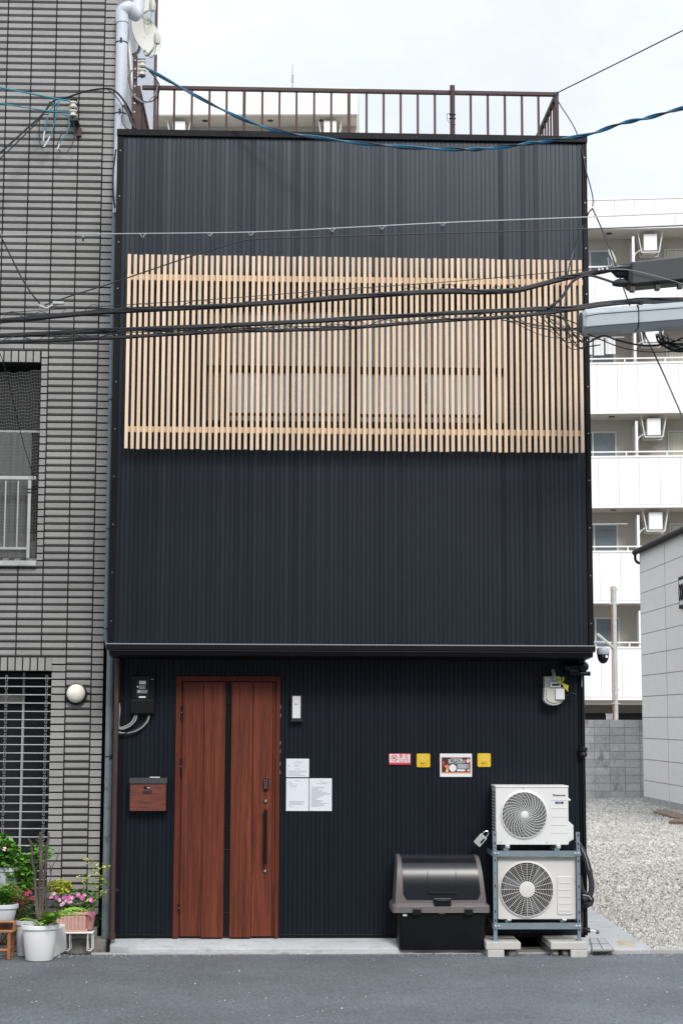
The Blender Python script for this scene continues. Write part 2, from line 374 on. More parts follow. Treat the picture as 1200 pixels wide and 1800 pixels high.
# concrete strip along the house's right flank, gravel lot behind it
ZL = -.085
A = [gr(*q, ZL+.02) for q in ((1022, 1668), (1143, 1670), (1135, 1662), (1090, 1632), (1036, 1594))]
poly = [(3.9, A[0].y), (A[1].x, A[1].y), (A[2].x, A[2].y), (A[3].x, A[3].y), (A[4].x, A[4].y), (A[4].x-.1, 9), (3.9, 9)]
struct(MB().prism(poly, 'z', -.2, ZL+.022).build('side_path', 'concrete_white', bevel=.01))
YB = gr(1080, 1407, ZL).y                                    # foot of the block wall
struct(MB().box(3.9, 30, YS+.06, YB+1, -.2, ZL-.01).build('gravel_lot', 'gravel_bed'))
# loose stones of the lot: one mass
def stones(n, seed):
    g = np.random.default_rng(seed); y0, y1 = A[1].y+.02, YB+.4
    y = y0+(y1-y0)*g.random(n)**1.02; k = np.interp(y, [0, 27], [1., 2.1])[:, None, None]
    xl = np.interp(y, [A[1].y, A[2].y, A[3].y, A[4].y, 30], [A[1].x, A[2].x, A[3].x, A[4].x-.05, A[4].x-.6])+g.normal(0, .012, n)
    xl = np.maximum(xl, 1.5+.155*(y+15.6)-.25*np.clip((y-4)/4, 0, 1)); xr = 1.5+.29*(y+15.6)
    x = xl+(xr-xl)*g.random(n)
    base = np.array([[1,0,0],[-1,0,0],[0,1,0],[0,-1,0],[0,0,1],[0,0,-1]], float)
    v = base[None]+g.normal(0, .28, (n, 6, 3)); s = k*(.008+.014*g.random((n, 1, 1))**1.6); v = v*s*np.array([1, 1, .75])
    a = g.random(n)*6.283; c, q = np.cos(a)[:, None], np.sin(a)[:, None]
    X = v[..., 0]*c-v[..., 1]*q+x[:, None]; Y = v[..., 0]*q+v[..., 1]*c+y[:, None]; Z = v[..., 2]+ZL+.002+s[..., 0]*.35
    f = np.array([[0,2,4],[2,1,4],[1,3,4],[3,0,4],[2,0,5],[1,2,5],[3,1,5],[0,3,5]])
    return np.stack([X, Y, Z], -1).reshape(-1, 3), (f[None]+6*np.arange(n)[:, None, None]).reshape(-1, 3)
va, fa = stones(105000, 1)
me = bpy.data.meshes.new('gravel'); me.from_pydata(va.tolist(), [], fa.tolist()); me.materials.append(MT['gravel'])
go = bpy.data.objects.new('gravel', me); COL.objects.link(go); tag(go, 'pale grey loose gravel covering the empty lot beside the black house', 'gravel', kind='stuff')

# ------------------------------------------------------------------ black house
XL, XR, YU, ZT, ZB = 0., 4.3146, -.45, 7.2964, 2.5958
house = thing('black_house', 'narrow black corrugated metal house with wooden lattice screen and red-brown door', 'house', (2.17, 0, 0))
def ribs(x0, x1, z0, z1, yc, pitch=.0405, groove=.007, depth=.0048, seed=1):
    rr = random.Random(seed); mb = MB(); prof = []; x = x0
    while x < x1-.004:
        e = min(x+pitch-groove, x1); t = rr.gauss(0, .0005 if rr.random() < .85 else .0010)
        prof += [(x, yc+t), (e, yc-t)]
        if e+groove < x1: prof += [(e+.002, yc+depth), (e+groove-.002, yc+depth)]
        x += pitch
    n = len(prof); mb.add([(a, b, z0) for a, b in prof]+[(a, b, z1) for a, b in prof], [(i, i+1, n+i+1, n+i) for i in range(n-1)]); return mb
ribs(XL+.055, XR-.045, ZB+.01, ZT-.055, YU).build('upper_cladding', 'cladding', house)
MB().box(XL+.13, XR-.03, YU+.06, 9, ZB-.1, ZT-.25).build('upper_body', 'cladding', house)
MB().box(XL+.02, XR-.02, YU+.012, YU+.06, ZB-.02, ZT-.03).build('facade_backing', 'black_trim', house)
for a, b in ((XL, XL+.056), (XR-.046, XR)):
    MB().box(a, b, YU-.012, YU+.06, ZB+.004, ZT-.06).build('corner_trim', 'black_trim', house, bevel=.004)
for k in range(11):
    for a in (XL+.03, XR-.023): MB().cyl((a, YU-.016, ZB+.2+.43*k), (a, YU-.0125, ZB+.2+.43*k), .0055, 8).build('screw', 'steel', house)
capo = MB().box(XL-.004, XR+.004, YU-.03, YU+.16, ZT-.062, ZT).build('parapet_cap', 'black_trim', house, bevel=.005)
for i in range(12):
    xx = .12+i*.375; MB().cyl((xx, YU-.034, ZT-.034), (xx, YU-.028, ZT-.034), .005, 8).build('screw', 'dark_metal', capo)
zc = ZB
fl = MB().box(XL-.006, XR+.006, YU-.05, YU+.06, zc-.052, zc-.006).build('drip_flashing', 'black_trim', house, bevel=.003)
MB().box(XL-.006, XR+.006, YU-.052, YU+.02, zc-.006, zc+.003).build('flashing_glint', 'edge_glint', fl)  # pale strip: the reflected light line put into the colour
MB().prism([(YU-.042, zc-.055), (YU-.03, zc-.10), (0, zc-.12), (0, zc-.055)], 'x', XL+.02, XR-.015).build('soffit', 'black_trim', house)
MB().box(XL+.0, XR+.0, YU-.046, YU-.036, zc-.062, zc-.056).build('flashing_glint', 'dark_metal', fl)  # second, dimmer strip painting the lower light line
# ground floor
XLl, XRl = at(207, 1500, 0).x, at(1025, 1400, 0).x
dx0, dx1 = at(304, 1640, 0).x, at(490.5, 1640, 0).x; dzt = at(400, 1188, 0).z
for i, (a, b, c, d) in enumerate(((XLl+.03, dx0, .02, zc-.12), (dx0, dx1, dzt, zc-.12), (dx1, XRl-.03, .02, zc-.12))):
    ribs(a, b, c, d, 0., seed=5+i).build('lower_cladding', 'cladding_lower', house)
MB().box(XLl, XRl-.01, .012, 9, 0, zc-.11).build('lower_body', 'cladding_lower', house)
for a, b in ((XLl-.01, XLl+.032), (XRl-.034, XRl)):
    MB().box(a, b, -.012, .05, 0, zc-.12).build('corner_trim', 'black_trim', house, bevel=.004)
for a, b in ((XLl, dx0), (dx1, XRl)):
    MB().box(a, b, -.016, .0, .0, .03).build('base_flashing', 'black_trim', house, bevel=.003)
# slatted timber screen
YS0 = YU-.16
lat = MB().box(*(lambda a, b: (at(222.5, 489, YS0).x, at(1025, 489, YS0).x, YS0+.031, YS0+.070, b.z, a.z))(at(600, 484.5, YS0), at(600, 494.5, YS0))).build('lattice_screen', 'rail_wood', house, bevel=.002)
p0, p1 = at(222, 752, YS0), at(1026, 763, YS0)
MB().box(p0.x, p1.x, YS0+.031, YS0+.070, at(600, 761.5, YS0).z, at(600, 751.5, YS0).z).build('rail', 'rail_wood', lat, bevel=.002)
for i in range(6):
    xx = p0.x+.05+i*(p1.x-p0.x-.1)/5
    for zz in (at(600, 489.5, YS0).z, at(600, 757.5, YS0).z): MB().box(xx, xx+.04, YS0+.070, YU+.01, zz-.02, zz+.02).build('bracket', 'black_trim', lat)
tl, br = at(223.5, 452, YS0), at(1021.5, 793.5, YS0)
sx0, sx1 = at(221.5, 620, YS0).x, at(1024.5, 620, YS0).x; NS = 78; pit = (sx1-sx0-.030)/(NS-1)
zs0, zs1 = at(600, 792, YS0).z, at(600, 451.5, YS0).z
src = MB().box(0, .0288, 0, .030, 0, zs1-zs0).build('slat', 'slat_wood', lat, bevel=.0015)
rr = random.Random(11)
for i in range(NS):
    o = src if i == 0 else share(src, 'slat', lat, (0, 0, 0))
    if i: b = o.modifiers.new('bevel', 'BEVEL'); b.width = .0015; b.limit_method = 'ANGLE'
    o.location = Vector((sx0+pit*i+rr.uniform(-.0022, .0022), YS0+rr.uniform(-.001, .001), zs0+rr.uniform(-.004, .004)))-OFF[house.name]
    o.rotation_euler = (0, rr.uniform(-.0012, .0012), rr.uniform(-.03, .03))
src.data.transform(Matrix.Translation(OFF[house.name]))
# windows behind the screen
YW = YU-.012
def win(x0, x1, ylist, name='window', side=False):
    a = at(x0, 545, YW); b = at(x1, 747, YW); t = .022
    zt, zb_, zm = at(620, 545, YW).z, at(620, 747, YW).z, at(620, 650, YW).z
    fr = MB()
    fr.box(a.x, b.x, YW-.05, YU+.02, zt-t, zt).box(a.x, b.x, YW-.055, YU+.02, zb_, zb_+t)
    fr.box(a.x, a.x+t, YW-.05, YU+.02, zb_+t, zt-t).box(b.x-t, b.x, YW-.05, YU+.02, zb_+t, zt-t).box(a.x+t, b.x-t, YW-.048, YU+.02, zm-.026, zm+.022)
    W = fr.build(name, 'black_trim', house, bevel=.002)
    return W, a.x+t, b.x-t, zb_+t, zm-.026, zm+.022, zt-t
for (x0, x1, mid) in ((393, 621, 508.5), (622, 857, 738)):
    W, xa, xb, z0, z1, z2, z3 = win(x0, x1, None)
    xm = at(mid, 650, YW).x
    for (u, v, dy) in ((xa, xm+.012, -.012), (xm-.012, xb, -.03)):
        MB().box(u+.02, v-.02, YW+dy, YU+.0, z0+.075, z1-.012).build('pane', 'glass_lower', W)
        s = MB().box(u, u+.022, YW+dy-.008, YU, z0, z1-.001).box(v-.022, v, YW+dy-.008, YU, z0, z1-.001).box(u+.022, v-.022, YW+dy-.008, YU, z0+.05, z0+.077).box(u+.022, v-.022, YW+dy-.008, YU, z1-.014, z1-.001)
        s.build('sash', 'black_trim', W)
        MB().box(u+.022, v-.022, YW+dy-.004, YU, z0+.002, z0+.049).build('lower_pane', 'glass_upper', W)
        MB().box(u+.01, v-.01, YW+dy+.01, YU, z2, z3-.001).build('upper_pane', 'glass_upper', W)
    for q in (.32, .66):
        xx = xa+(xm-xa)*q; MB().box(xx, xx+.012, YW-.02, YW-.013, z0+.08, z1-.014).build('curtain_edge', 'black_trim', W)
    xx = xm+.05; pts = [(xx+.006*math.sin(k*1.9), YW-.05, z1-.1-k*.012) for k in range(17)]
    MB().tube(pts, .0035, 5).build('cord', 'cable_black', W)
for x0, x1 in ((362, 392), (858, 892)):
    W, xa, xb, z0, z1, z2, z3 = win(x0, x1, None)
    MB().box(xa, xb, YW-.01, YU, z0, z1).build('pane', 'panel_stone', W); MB().box(xa, xb, YW-.01, YU, z2, z3).build('pane', 'panel_stone', W)
a, b = at(362, 500, YW), at(893, 544, YW)
MB().box(a.x, b.x, YW-.075, YU+.02, at(620, 544, YW).z, at(620, 502, YW).z).build('shutter_box', 'black_trim', house, bevel=.004)
# roof railing
YRl = .05
zr1, zr0 = at(600, 156, YRl).z, ZT-.1
rail = MB().box(at(250, 152, YRl).x, at(981, 164, YRl).x, YRl-.022, YRl+.022, zr1-.036, zr1).build('roof_railing', 'rust_brown', house, bevel=.004)
for q in (277, 306, 337, 368, 398, 429, 461, 491, 521, 552, 582, 613, 644, 674, 704, 734, 764, 827, 857, 887, 917, 946):
    xx = at(q, 195, YRl).x; h = .015 if q in (429, 613) else .0105
    MB().box(xx-h, xx+h, YRl-h, YRl+h, zr0, zr1-.036).build('post' if h > .012 else 'baluster', 'rust_brown', rail)
xx = at(978, 195, YRl).x; MB().box(xx-.018, xx+.018, YRl-.018, YRl+.018, zr0, zr1+.004).build('post', 'rust_brown', rail, bevel=.003)
xp = at(794, 195, YRl).x
MB().cyl((xp, YRl-.045, zr0), (xp, YRl-.045, zr1+.035), .024, 14).build('pole', 'rust_brown', rail, smooth=True)
MB().ring((xp, YRl-.045, zr1-.25), .027, .005, 16, 5, 'z').ring((xp, YRl-.045, zr1-.29), .028, .005, 16, 5, 'z').tube(spline([(xp+.02, YRl-.07, zr1-.27), (xp-.05, YRl-.07, zr1-.25), (xp-.04, YRl-.07, zr1-.33), (xp+.03, YRl-.07, zr1-.36)]), .0025, 5).build('tie_wire', 'cable_black', rail)
MB().box(xx-.018, xx+.018, YRl+.02, 5, zr1-.04, zr1-.002).build('side_rail', 'rust_brown', rail)
xl_ = at(243, 195, YRl).x
MB().box(xl_-.016, xl_+.016, YRl+.0, YRl+.032, zr0, zr1).build('post', 'rust_brown', rail)
MB().box(xl_-.016, xl_+.016, YRl+.034, 5, zr1-.04, zr1-.004).build('side_rail', 'rust_brown', rail)
for k in range(1, 26):
    for q in (xx, xl_): MB().box(q-.009, q+.009, YRl+.17*k, YRl+.17*k+.018, zr0, zr1-.04).build('baluster', 'rust_brown', rail)
MB().box(.2, 4.2, .1, 8.9, ZT-.26, ZT-.2).build('roof_deck', 'concrete', house)
# front door
YD = -.035
def X(q, y=1420, Y=YD): return at(q, y, Y).x
def Zp(q, x=400, Y=YD): return at(x, q, Y).z
zt_, zb_ = Zp(1188.5), .005
door = MB().box(X(316), X(483), -.012, .03, .01, Zp(1198)).build('door', 'door_frame', house)
fr = MB().box(X(306.5), X(316), YD-.01, .03, zb_, zt_).box(X(483.5), X(491), YD-.01, .03, zb_, zt_).box(X(316), X(483.5), YD-.01, .03, Zp(1198), zt_)
fr.build('frame', 'door_frame', door, bevel=.004)
for a, b, pr, zl in ((319.2, 355.8, 0, .012), (356.2, 394.2, .016, .004), (405.2, 442.4, .016, .004), (442.8, 478.2, 0, .012), (479, 482.8, -.004, .012)):
    MB().box(X(a), X(b), YD-pr, -.012, zl+.004, Zp(1199.5)).build('panel', 'door_wood', door, bevel=.0025)
gl = MB().box(X(394.4), X(405), -.02, -.012, .02, Zp(1199.5)).build('glass_strip', 'black_plastic', door)
mb = MB(); z = Zp(1492)
while z < Zp(1237): mb.box(X(395), X(404.6), -.024, -.02, z, z+.004); z += .021
mb.box(X(398.3), X(398.9), -.025, -.02, Zp(1492), Zp(1237)).box(X(401.3), X(401.9), -.025, -.02, Zp(1492), Zp(1237)); mb.build('glazing_lattice', 'black_gloss', door)
for q in (1494, 1605.5): MB().box(X(394.4), X(405), -.03, -.018, Zp(q)-.004, Zp(q)+.004).build('crossbar', 'dark_metal', door)
hx = X(466.8)
MB().tube([(hx, YD-.065, Zp(1423)), (hx, YD-.065, Zp(1518))], .015, 10).box(hx-.012, hx+.012, YD-.06, YD, Zp(1438), Zp(1425)).box(hx-.012, hx+.012, YD-.06, YD, Zp(1517), Zp(1497)).build('handle', 'black_gloss', door, smooth=True)
kp = MB().prism(rrect(X(463.2), X(471.3), Zp(1389), Zp(1367.5), .012), 'y', YD-.03, YD).build('keypad', 'black_gloss', door, bevel=.003)
for r_ in range(5):
    for c_ in range(2): MB().cyl((hx-.008+c_*.016, YD-.034, Zp(1371.5+r_*3.4)), (hx-.008+c_*.016, YD-.029, Zp(1371.5+r_*3.4)), .004, 8).build('button', 'cable_grey', door)
for q in (1408.5, 1531.5):
    lk = MB().lathe([(.019, 0), (.019, .008), (.012, .013)], (hx, YD, Zp(q)), 16, 'y').build('lock', 'dark_metal', door, smooth=True)
    MB().lathe([(.011, .013), (.010, .019), (.004, .019)], (hx, YD, Zp(q)), 14, 'y').build('lock_cylinder', 'brass', door, smooth=True)
for q0, q1 in ((1241, 1265), (1334, 1361), (1589, 1603)):
    MB().cyl((X(317.4), YD-.02, Zp(q1)), (X(317.4), YD-.02, Zp(q0)), .010, 10).build('hinge', 'black_plastic', door, smooth=True)
    MB().box(X(317.4)-.004, X(317.4)+.004, YD-.034, YD-.026, Zp((q0+q1)/2)-.004, Zp((q0+q1)/2)+.004).build('hinge_pin', 'steel', door)
for q in (1240, 1255, 1303, 1318, 1340, 1355): MB().cyl((X(491.8), -.012, Zp(q+6)), (X(491.8), -.012, Zp(q)), .003, 6).build('strike_tab', 'cable_grey', door)
# brown downpipe at the left corner, fittings at the right corner
pb = at(199.8, 1500, -.10)
MB().tube([(pb.x, pb.y, .05), (pb.x, pb.y, zc-.1)], .024, 12).build('downpipe', 'pipe_brown', house, smooth=True)
MB().tube([(pb.x, pb.y, .0), (pb.x, pb.y, .06)], .031, 12).build('pipe_collar', 'pipe_brown', house, smooth=True)
MB().box(pb.x-.01, pb.x+.05, -.105, -.095, .42, .44).build('pipe_clip', 'dark_metal', house)
def blackpipe(pts, r, name='pipe'): return MB().tube(spline(pts, 5), r, 10).build(name, 'black_plastic', house, smooth=True)
YP = -.10
P_ = lambda x, y, Y=YP: tuple(at(x, y, Y))
blackpipe([P_(1000, 1184), P_(1020, 1184), P_(1037, 1184.5)], .020)
MB().sphere(P_(1024, 1172), .055, 14, 8, .9).build('pipe_elbow', 'black_plastic', house, smooth=True)
blackpipe([P_(1024, 1172), P_(1021, 1160), P_(1018, 1146)], .035)
blackpipe([P_(995, 1176), P_(1010, 1171), P_(1024, 1172)], .028)
MB().lathe([(.03, -.03), (.042, -.02), (.042, .02), (.03, .03)], P_(996, 1172), 12, 'x').build('pipe_flange', 'black_plastic', house, smooth=True)
MB().box(*(lambda a, b: (a.x, b.x, -.13, -.12, b.z, a.z))(at(1001, 1176, -.13), at(1016, 1182, -.13))).build('pipe_label', 'dark_metal', house)
xs_ = at(1023.5, 1300, .02).x
MB().tube([(xs_, -.02, 0.02), (xs_, -.02, at(1023, 1184, 0).z)], .017, 10).build('riser_pipe', 'black_plastic', house, smooth=True)
MB().lathe([(.02, -.05), (.038, -.035), (.038, -.01), (.03, 0), (.04, .012), (.04, .035), (.02, .05)], P_(1024.5, 1322, -.05), 12).build('pipe_joint', 'black_plastic', house, smooth=True)
blackpipe([P_(983, 1223), P_(995, 1224), P_(1003, 1219), P_(1012, 1222)], .010)
MB().box(*(lambda a, b: (a.x, b.x, -.045, -.04, b.z, a.z))(at(1021.6, 1189, -.045), at(1023.4, 1208, -.045))).build('pipe_strap', 'cable_grey', house)
MB().tube(spline([P_(1021, 1151, -.3), P_(1030, 1155.5, -.3), P_(1037, 1152, -.3), P_(1040, 1146, -.3)]), .006, 6).build('cable_loop', 'cable_grey', house)

# ------------------------------------------------------------------ tiled neighbour on the left
YT = .30                                  # face of its tiles
XC = at(193.5, 600, YT).x
tb = thing('tiled_building', 'grey brick-tiled building at the left edge, next to the black house', 'building', (-3, 0, 0))
xu, xlw = at(69, 800, YT).x, at(87.5, 1330, YT).x
zu1, zu0 = at(60, 637, YT).z, at(60, 988, YT).z
zl1, zl0 = at(60, 1180, YT).z, .12
g = .022; yb = YT+g; TH = 11.5
wall = MB().box(-7, XC-.006, yb, yb+.24, zu1, TH).box(-7, XC-.006, yb, yb+.24, zl1, zu0).box(xu, XC-.006, yb, yb+.24, zu0, zu1).box(xlw, XC-.006, yb, yb+.24, -.1, zl1)
wall.box(-7, -2.6, yb, yb+.24, zu0, zu1).box(-7, -2.6, yb, yb+.24, -.1, zl1).box(-2.6, xlw, yb, yb+.24, -.1, zl0)
wall = wall.build('wall', 'grout', tb)
XSI = XC-.02
MB().box(-7, XSI, yb+.5, 5.04, -.1, TH-.05).build('body', 'void', tb)
MB().box(XSI-.2, XC-.012, yb+.24, 2.6, -.1, TH).build('side_return', 'grout', tb)
MB().box(XSI-.2, XC+.0, 2.6, 5.1, -.1, TH-.2).build('side_wall', 'side_white', tb)
MB().box(XC-.02, XC+.03, 5.05, 5.13, -.1, TH-.15).build('corner_trim', 'rust_brown', tb)
# tiles
PH, PW, J = .0687, .2327, .0128
zj = at(175, 1012.3, YT).z; xj = at(163, 1060, YT).x
def tile_mesh(name, wd, ht, bev=True, par=wall):
    a = ht*.26 if bev else .002; d = .010
    mb = MB()
    V = [(0, 0, 0, ), (wd, 0, 0)]
    pr = [(g, 0), ((.020 if bev else .004), .0), (0, a), (0, ht-.002), (.002, ht), (g, ht)]
    n = len(pr); vs = [(0, y, z) for y, z in pr]+[(wd, y, z) for y, z in pr]
    mb.add(vs, [(i, i+1, n+i+1, n+i) for i in range(n-1)]+[tuple(range(n-1, -1, -1)), tuple(range(n, 2*n))]); return mb
rows = range(int((-.05-zj)/PH)-1, int((TH-zj)/PH))
full = []; corner = []; small = []
for r_ in rows:
    z = zj+r_*PH+J*.5
    if z < .13: continue
    corner.append((xj+J*.5, YT, z))
    for c_ in range(1, 14):
        x = xj-c_*PW+J*.5; x1 = x+PW-J; zt2 = z+PH-J
        cut = None
        if z > zu0-.01 and z < zu1+.082: cut = xu
        if z < zl1+.108: cut = xlw
        if cut is None: full.append((x, YT, z))
        elif x >= cut-.01: full.append((x, YT, z))
        elif x1 > cut+.02: small.append((x1-max(.03, x1-cut), YT, z, x1-cut))
def place(lst, wd, ht, bev, limit):
    lst = sorted(lst, key=lambda p: (abs(p[2]-3.6)+(6 if p[0] < -1.02 else 0)))
    s = None; rest = MB(); proto = tile_mesh('tile', wd, ht, bev)
    for i, p in enumerate(lst):
        if i < limit:
            if s is None: s = proto.build('tile', 'tile', None); s.parent = wall; o = s
            else: o = bpy.data.objects.new('tile', s.data); COL.objects.link(o); o.parent = wall
            o.location = Vector(p[:3])+Vector((0, rr.uniform(-.0008, .0008), 0))-OFF[tb.name]
        else: rest.add([(x+p[0], y+p[1], z+p[2]) for x, y, z in proto.v], proto.f)
    return rest
restA = place(full, PW-J, PH-J, True, 190); restB = place(corner, .108-J*.5, PH-J, False, 78)
smallM = MB()
for x, y, z, wd in small:
    q = tile_mesh('tile', wd, PH-J, False); smallM.add([(a+x, b+y, c+z) for a, b, c in q.v], q.f)
# upright tiles over the windows
for zb0, xr_, zlim in ((zu1+.004, at(70, 630, YT).x, zu1+.082), (zl1+.004, at(91, 1168, YT).x, zl1+.108)):
    ht = min(zj+r_*PH+J*.5 for r_ in rows if zj+r_*PH+J*.5 >= zlim)-J-zb0
    q = tile_mesh('tile', PH-J, ht, False); x = xr_-PH+J; k = 0
    while x > -2.6:
        if k < 8: o = MB().add([(a+x, b+YT, c+zb0) for a, b, c in q.v], q.f).build('tile', 'tile', wall)
        else: smallM.add([(a+x, b+YT, c+zb0) for a, b, c in q.v], q.f)
        x -= PH; k += 1
# tiles round the corner, on the flank above the black roof
for r_ in rows:
    z = zj+r_*PH+J*.5
    if z < 6.5: continue
    y = YT+.004
    for wd in (.10, )+(PW,)*9:
        smallM.box(XC-.012, XC+.001, y+.002, y+wd-J, z, z+PH-J); y += wd
al = MB(); al.v = []; al.f = []
for q in (restA, restB, smallM): al.add(q.v, q.f)
o = al.build('tiles', 'tile_mass', wall); o['kind'] = 'stuff'
# base ledge
pl0, pl1 = gr(113, 1668, ZR), gr(189, 1668, ZR)
ylg = gr(150, 1668, ZR).y
MB().box(at(100, 1650, -.6).x, at(187, 1655, ylg).x, ylg, YT+.02, -.15, ZR+.078).build('base_ledge', 'ledge', tb, bevel=.012)
MB().box(-7, XC-.01, YT-.012, YT+.02, -.15, .06).build('plinth', 'ledge', tb)
# upper window: net, curtain, railing, sill
W = MB().box(-2.6, xu-.001, yb+.20, yb+.22, zu0, zu1).build('window', 'void', tb)
zc0, zc1 = at(40, 985, 0).z, at(40, 745, 0).z
mb = MB(); n = 60; vs = []
for i in range(n+1):
    x = -2.6+(xu-.10+2.6)*i/n; y = yb+.15+.018*math.sin(i*1.7)
    vs += [(x, y, zu0+.02), (x, y, zc1)]
MB().add(vs, [(2*i, 2*i+2, 2*i+3, 2*i+1) for i in range(n)]).build('curtain', 'curtain', W, smooth=True)
MB().box(-2.6, xu-.02, yb+.155, yb+.19, zc1, zc1+.02).box(-2.6, xu-.02, yb+.15, yb+.19, zu0, zu0+.05).build('sash', 'alu', W)
mb = MB(); rn = random.Random(4); xn0, xn1 = -1.35, xu-.012
nc, nr = 40, 58; zz0, zz1 = zu0+.02, zu1-.06
def netp(i, j):
    u, v = i/nc, j/nr
    return (xn0+(xn1-xn0)*u+.006*math.sin(v*23+u*5), yb+.03+.015*math.sin(u*7+v*4), zz0+(zz1-zz0)*v-.03*math.sin(u*math.pi)*v+.007*math.sin(u*31+v*6))
for i in range(nc+1): mb.tube([netp(i, j) for j in range(0, nr+1, 2)], .0011, 3, False)
for j in range(nr+1): mb.tube([netp(i, j) for i in range(0, nc+1, 2)], .0011, 3, False)
mb.build('net', 'net', W)
wx = lambda q, y=900: at(q, y, YT-.04).x; wz = lambda q, x=40: at(x, q, YT-.04).z
MB().box(-2.6, wx(62), YT-.06, YT-.02, wz(843.5), wz(837.5)).build('hand_rail', 'alu', W, bevel=.003)
MB().box(-2.6, wx(53), YT-.05, YT-.03, wz(966), wz(962)).build('bottom_rail', 'alu', W)
MB().box(wx(48.5), wx(54), YT-.055, YT-.025, wz(981), wz(844)).build('rail_post', 'alu', W, bevel=.002)
for q in (31, 9, -13, -35, -57): MB().box(wx(q)-.006, wx(q)+.006, YT-.046, YT-.034, wz(962), wz(844)).build('baluster', 'alu', W)
for q in (860, 865.5): MB().ring((wx(51), YT-.04, wz(q)), .022, .005, 14, 4, 'z').build('clamp', 'black_plastic', W)
MB().box(-2.6, wx(66), YT-.05, YT+.2, zu0-.04, zu0+.008).build('sill', 'alu_pale', tb, bevel=.004)
# mesh of wire fencing behind the balusters
mb = MB()
for k in range(15): mb.tube([(-1.3, YT-.015, wz(978)+k*.0095), (wx(63), YT-.015, wz(978)+k*.0095)], .0012, 3, False)
for k in range(70): mb.tube([(wx(63)-k*.0125, YT-.015, wz(980)), (wx(63)-k*.0125, YT-.015, wz(938))], .0012, 3, False)
mb.build('wire_mesh', 'net', W)
# lower window: pipe-grille shutter
W = MB().box(-2.6, xlw-.001, yb+.45, yb+.47, zl0, zl1).build('window', 'glass_dark', tb)
MB().box(at(20, 1300, .1).x, at(24, 1300, .1).x, yb+.38, yb+.44, zl0, zl1).build('sash', 'alu', W)
MB().box(-1.6, at(26, 1225, .1).x, yb+.40, yb+.43, at(10, 1234, .1).z, at(10, 1219, .1).z).build('blind_box', 'panel_stone', W)
YG = YT+.05
z = at(40, 1192.6, YG).z; dzp = (at(40, 1192.6, YG).z-at(40, 1430.5, YG).z)/16.2; k = 0
while z > zl0+.02:
    MB().tube([(-2.6, YG, z), (xlw-.004, YG, z)], .0058, 8).build('grille_rod', 'shutter_rod', W, smooth=True); z -= dzp
for q in (8, 79):
    x = at(q, 1330, YG-.01).x; z = at(40, 1192.6, YG).z+.03; mb = MB()
    while z > zl0+.05:
        mb.box(x-.012, x-.007, YG-.014, YG-.008, z-dzp*.86, z).box(x+.007, x+.012, YG-.014, YG-.008, z-dzp*.86, z).box(x-.012, x+.012, YG-.014, YG-.008, z-dzp*.14, z-dzp*.02).box(x-.012, x+.012, YG-.014, YG-.008, z-dzp*.86, z-dzp*.74); z -= dzp
    mb.build('grille_chain', 'shutter_rod', W)
MB().box(xlw-.022, xlw-.003, YG-.02, YG+.02, at(80, 1380, YG).z, at(80, 1356, YG).z).build('guide_catch', 'dark_metal', W)
# grey downpipe at the corner
pc = at(189.8, 1400, .2)
MB().tube([(pc.x, .2, -.02), (pc.x, .2, 2.55)], .036, 14).build('downpipe', 'pipe_grey', tb, smooth=True)
pu = at(197.3, 600, .2)
MB().tube([(pc.x, .2, 2.5), (pu.x, .2, 2.68), (pu.x, .2, 2.8), (pu.x, .2, 6.9)], .025, 12).build('downpipe', 'pipe_grey', tb, smooth=True)
pt = at(213, 120, .2)
MB().tube([(pt.x, .2, 6.7), (pt.x, .2, at(213, 24, .2).z)], .056, 16).build('downpipe', 'pipe_white', tb, smooth=True)
MB().tube(spline([(pt.x, .2, at(213, 40, .2).z), (pt.x, .2, at(213, 20, .2).z), (pt.x+.06, .2, at(213, 12, .2).z), (pt.x+.14, .3, at(213, 2, .2).z), (pt.x+.16, .35, 10)], 6), .064, 14).build('pipe_elbow', 'pipe_white', tb, smooth=True)
for q, P, r_ in ((75, pt, .058), (200, pt, .058), ):
    MB().ring((P.x, .2, at(213, q, .2).z), r_, .005, 20, 4, 'z').box(P.x-.01, P.x+.01, .13, .15, at(213, q, .2).z-.01, at(213, q, .2).z+.03).build('pipe_clip', 'dark_metal', tb)
for q in (703, 930, 1106, 1330): MB().ring((pc.x, .2, at(190, q, .2).z) if q > 1140 else (pu.x, .2, at(190, q, .2).z), .037 if q > 1140 else .024, .006, 18, 4, 'z').box((pc.x if q > 1140 else pu.x)+.01, (pc.x if q > 1140 else pu.x)+.03, .14, .18, at(190, q, .2).z-.012, at(190, q, .2).z+.012).build('pipe_clip', 'dark_metal', tb)
MB().tube(spline([at(204, 262, .1), at(199, 300, .1), at(199, 340, .1), at(202, 365, .1)]), .008, 6).build('loose_cable', 'cable_black', tb)
MB().tube([at(222, 25, .45), at(229, 110, .45), at(239, 226, .45)], .024, 10).build('conduit', 'alu', tb, smooth=True)
# globe lamp
pg = at(134.5, 1220.5, YT)
lamp = thing('wall_lamp', 'round white globe wall lamp on black base beside the barred window', 'lamp', (pg.x, YT, pg.z))
MB().lathe([(.098, 0), (.102, .02), (.100, .045), (.088, .05)], pg, 32, 'y').build('base', 'black_plastic', lamp, smooth=True)
MB().lathe([(.086, .05)]+[(.086*math.cos(a), .05+.075*math.sin(a)) for a in [R(10*k) for k in range(1, 9)]]+[(.004, .125)], (pg.x, pg.y, pg.z+.006), 32, 'y').build('globe', 'lamp_glass', lamp, smooth=True)

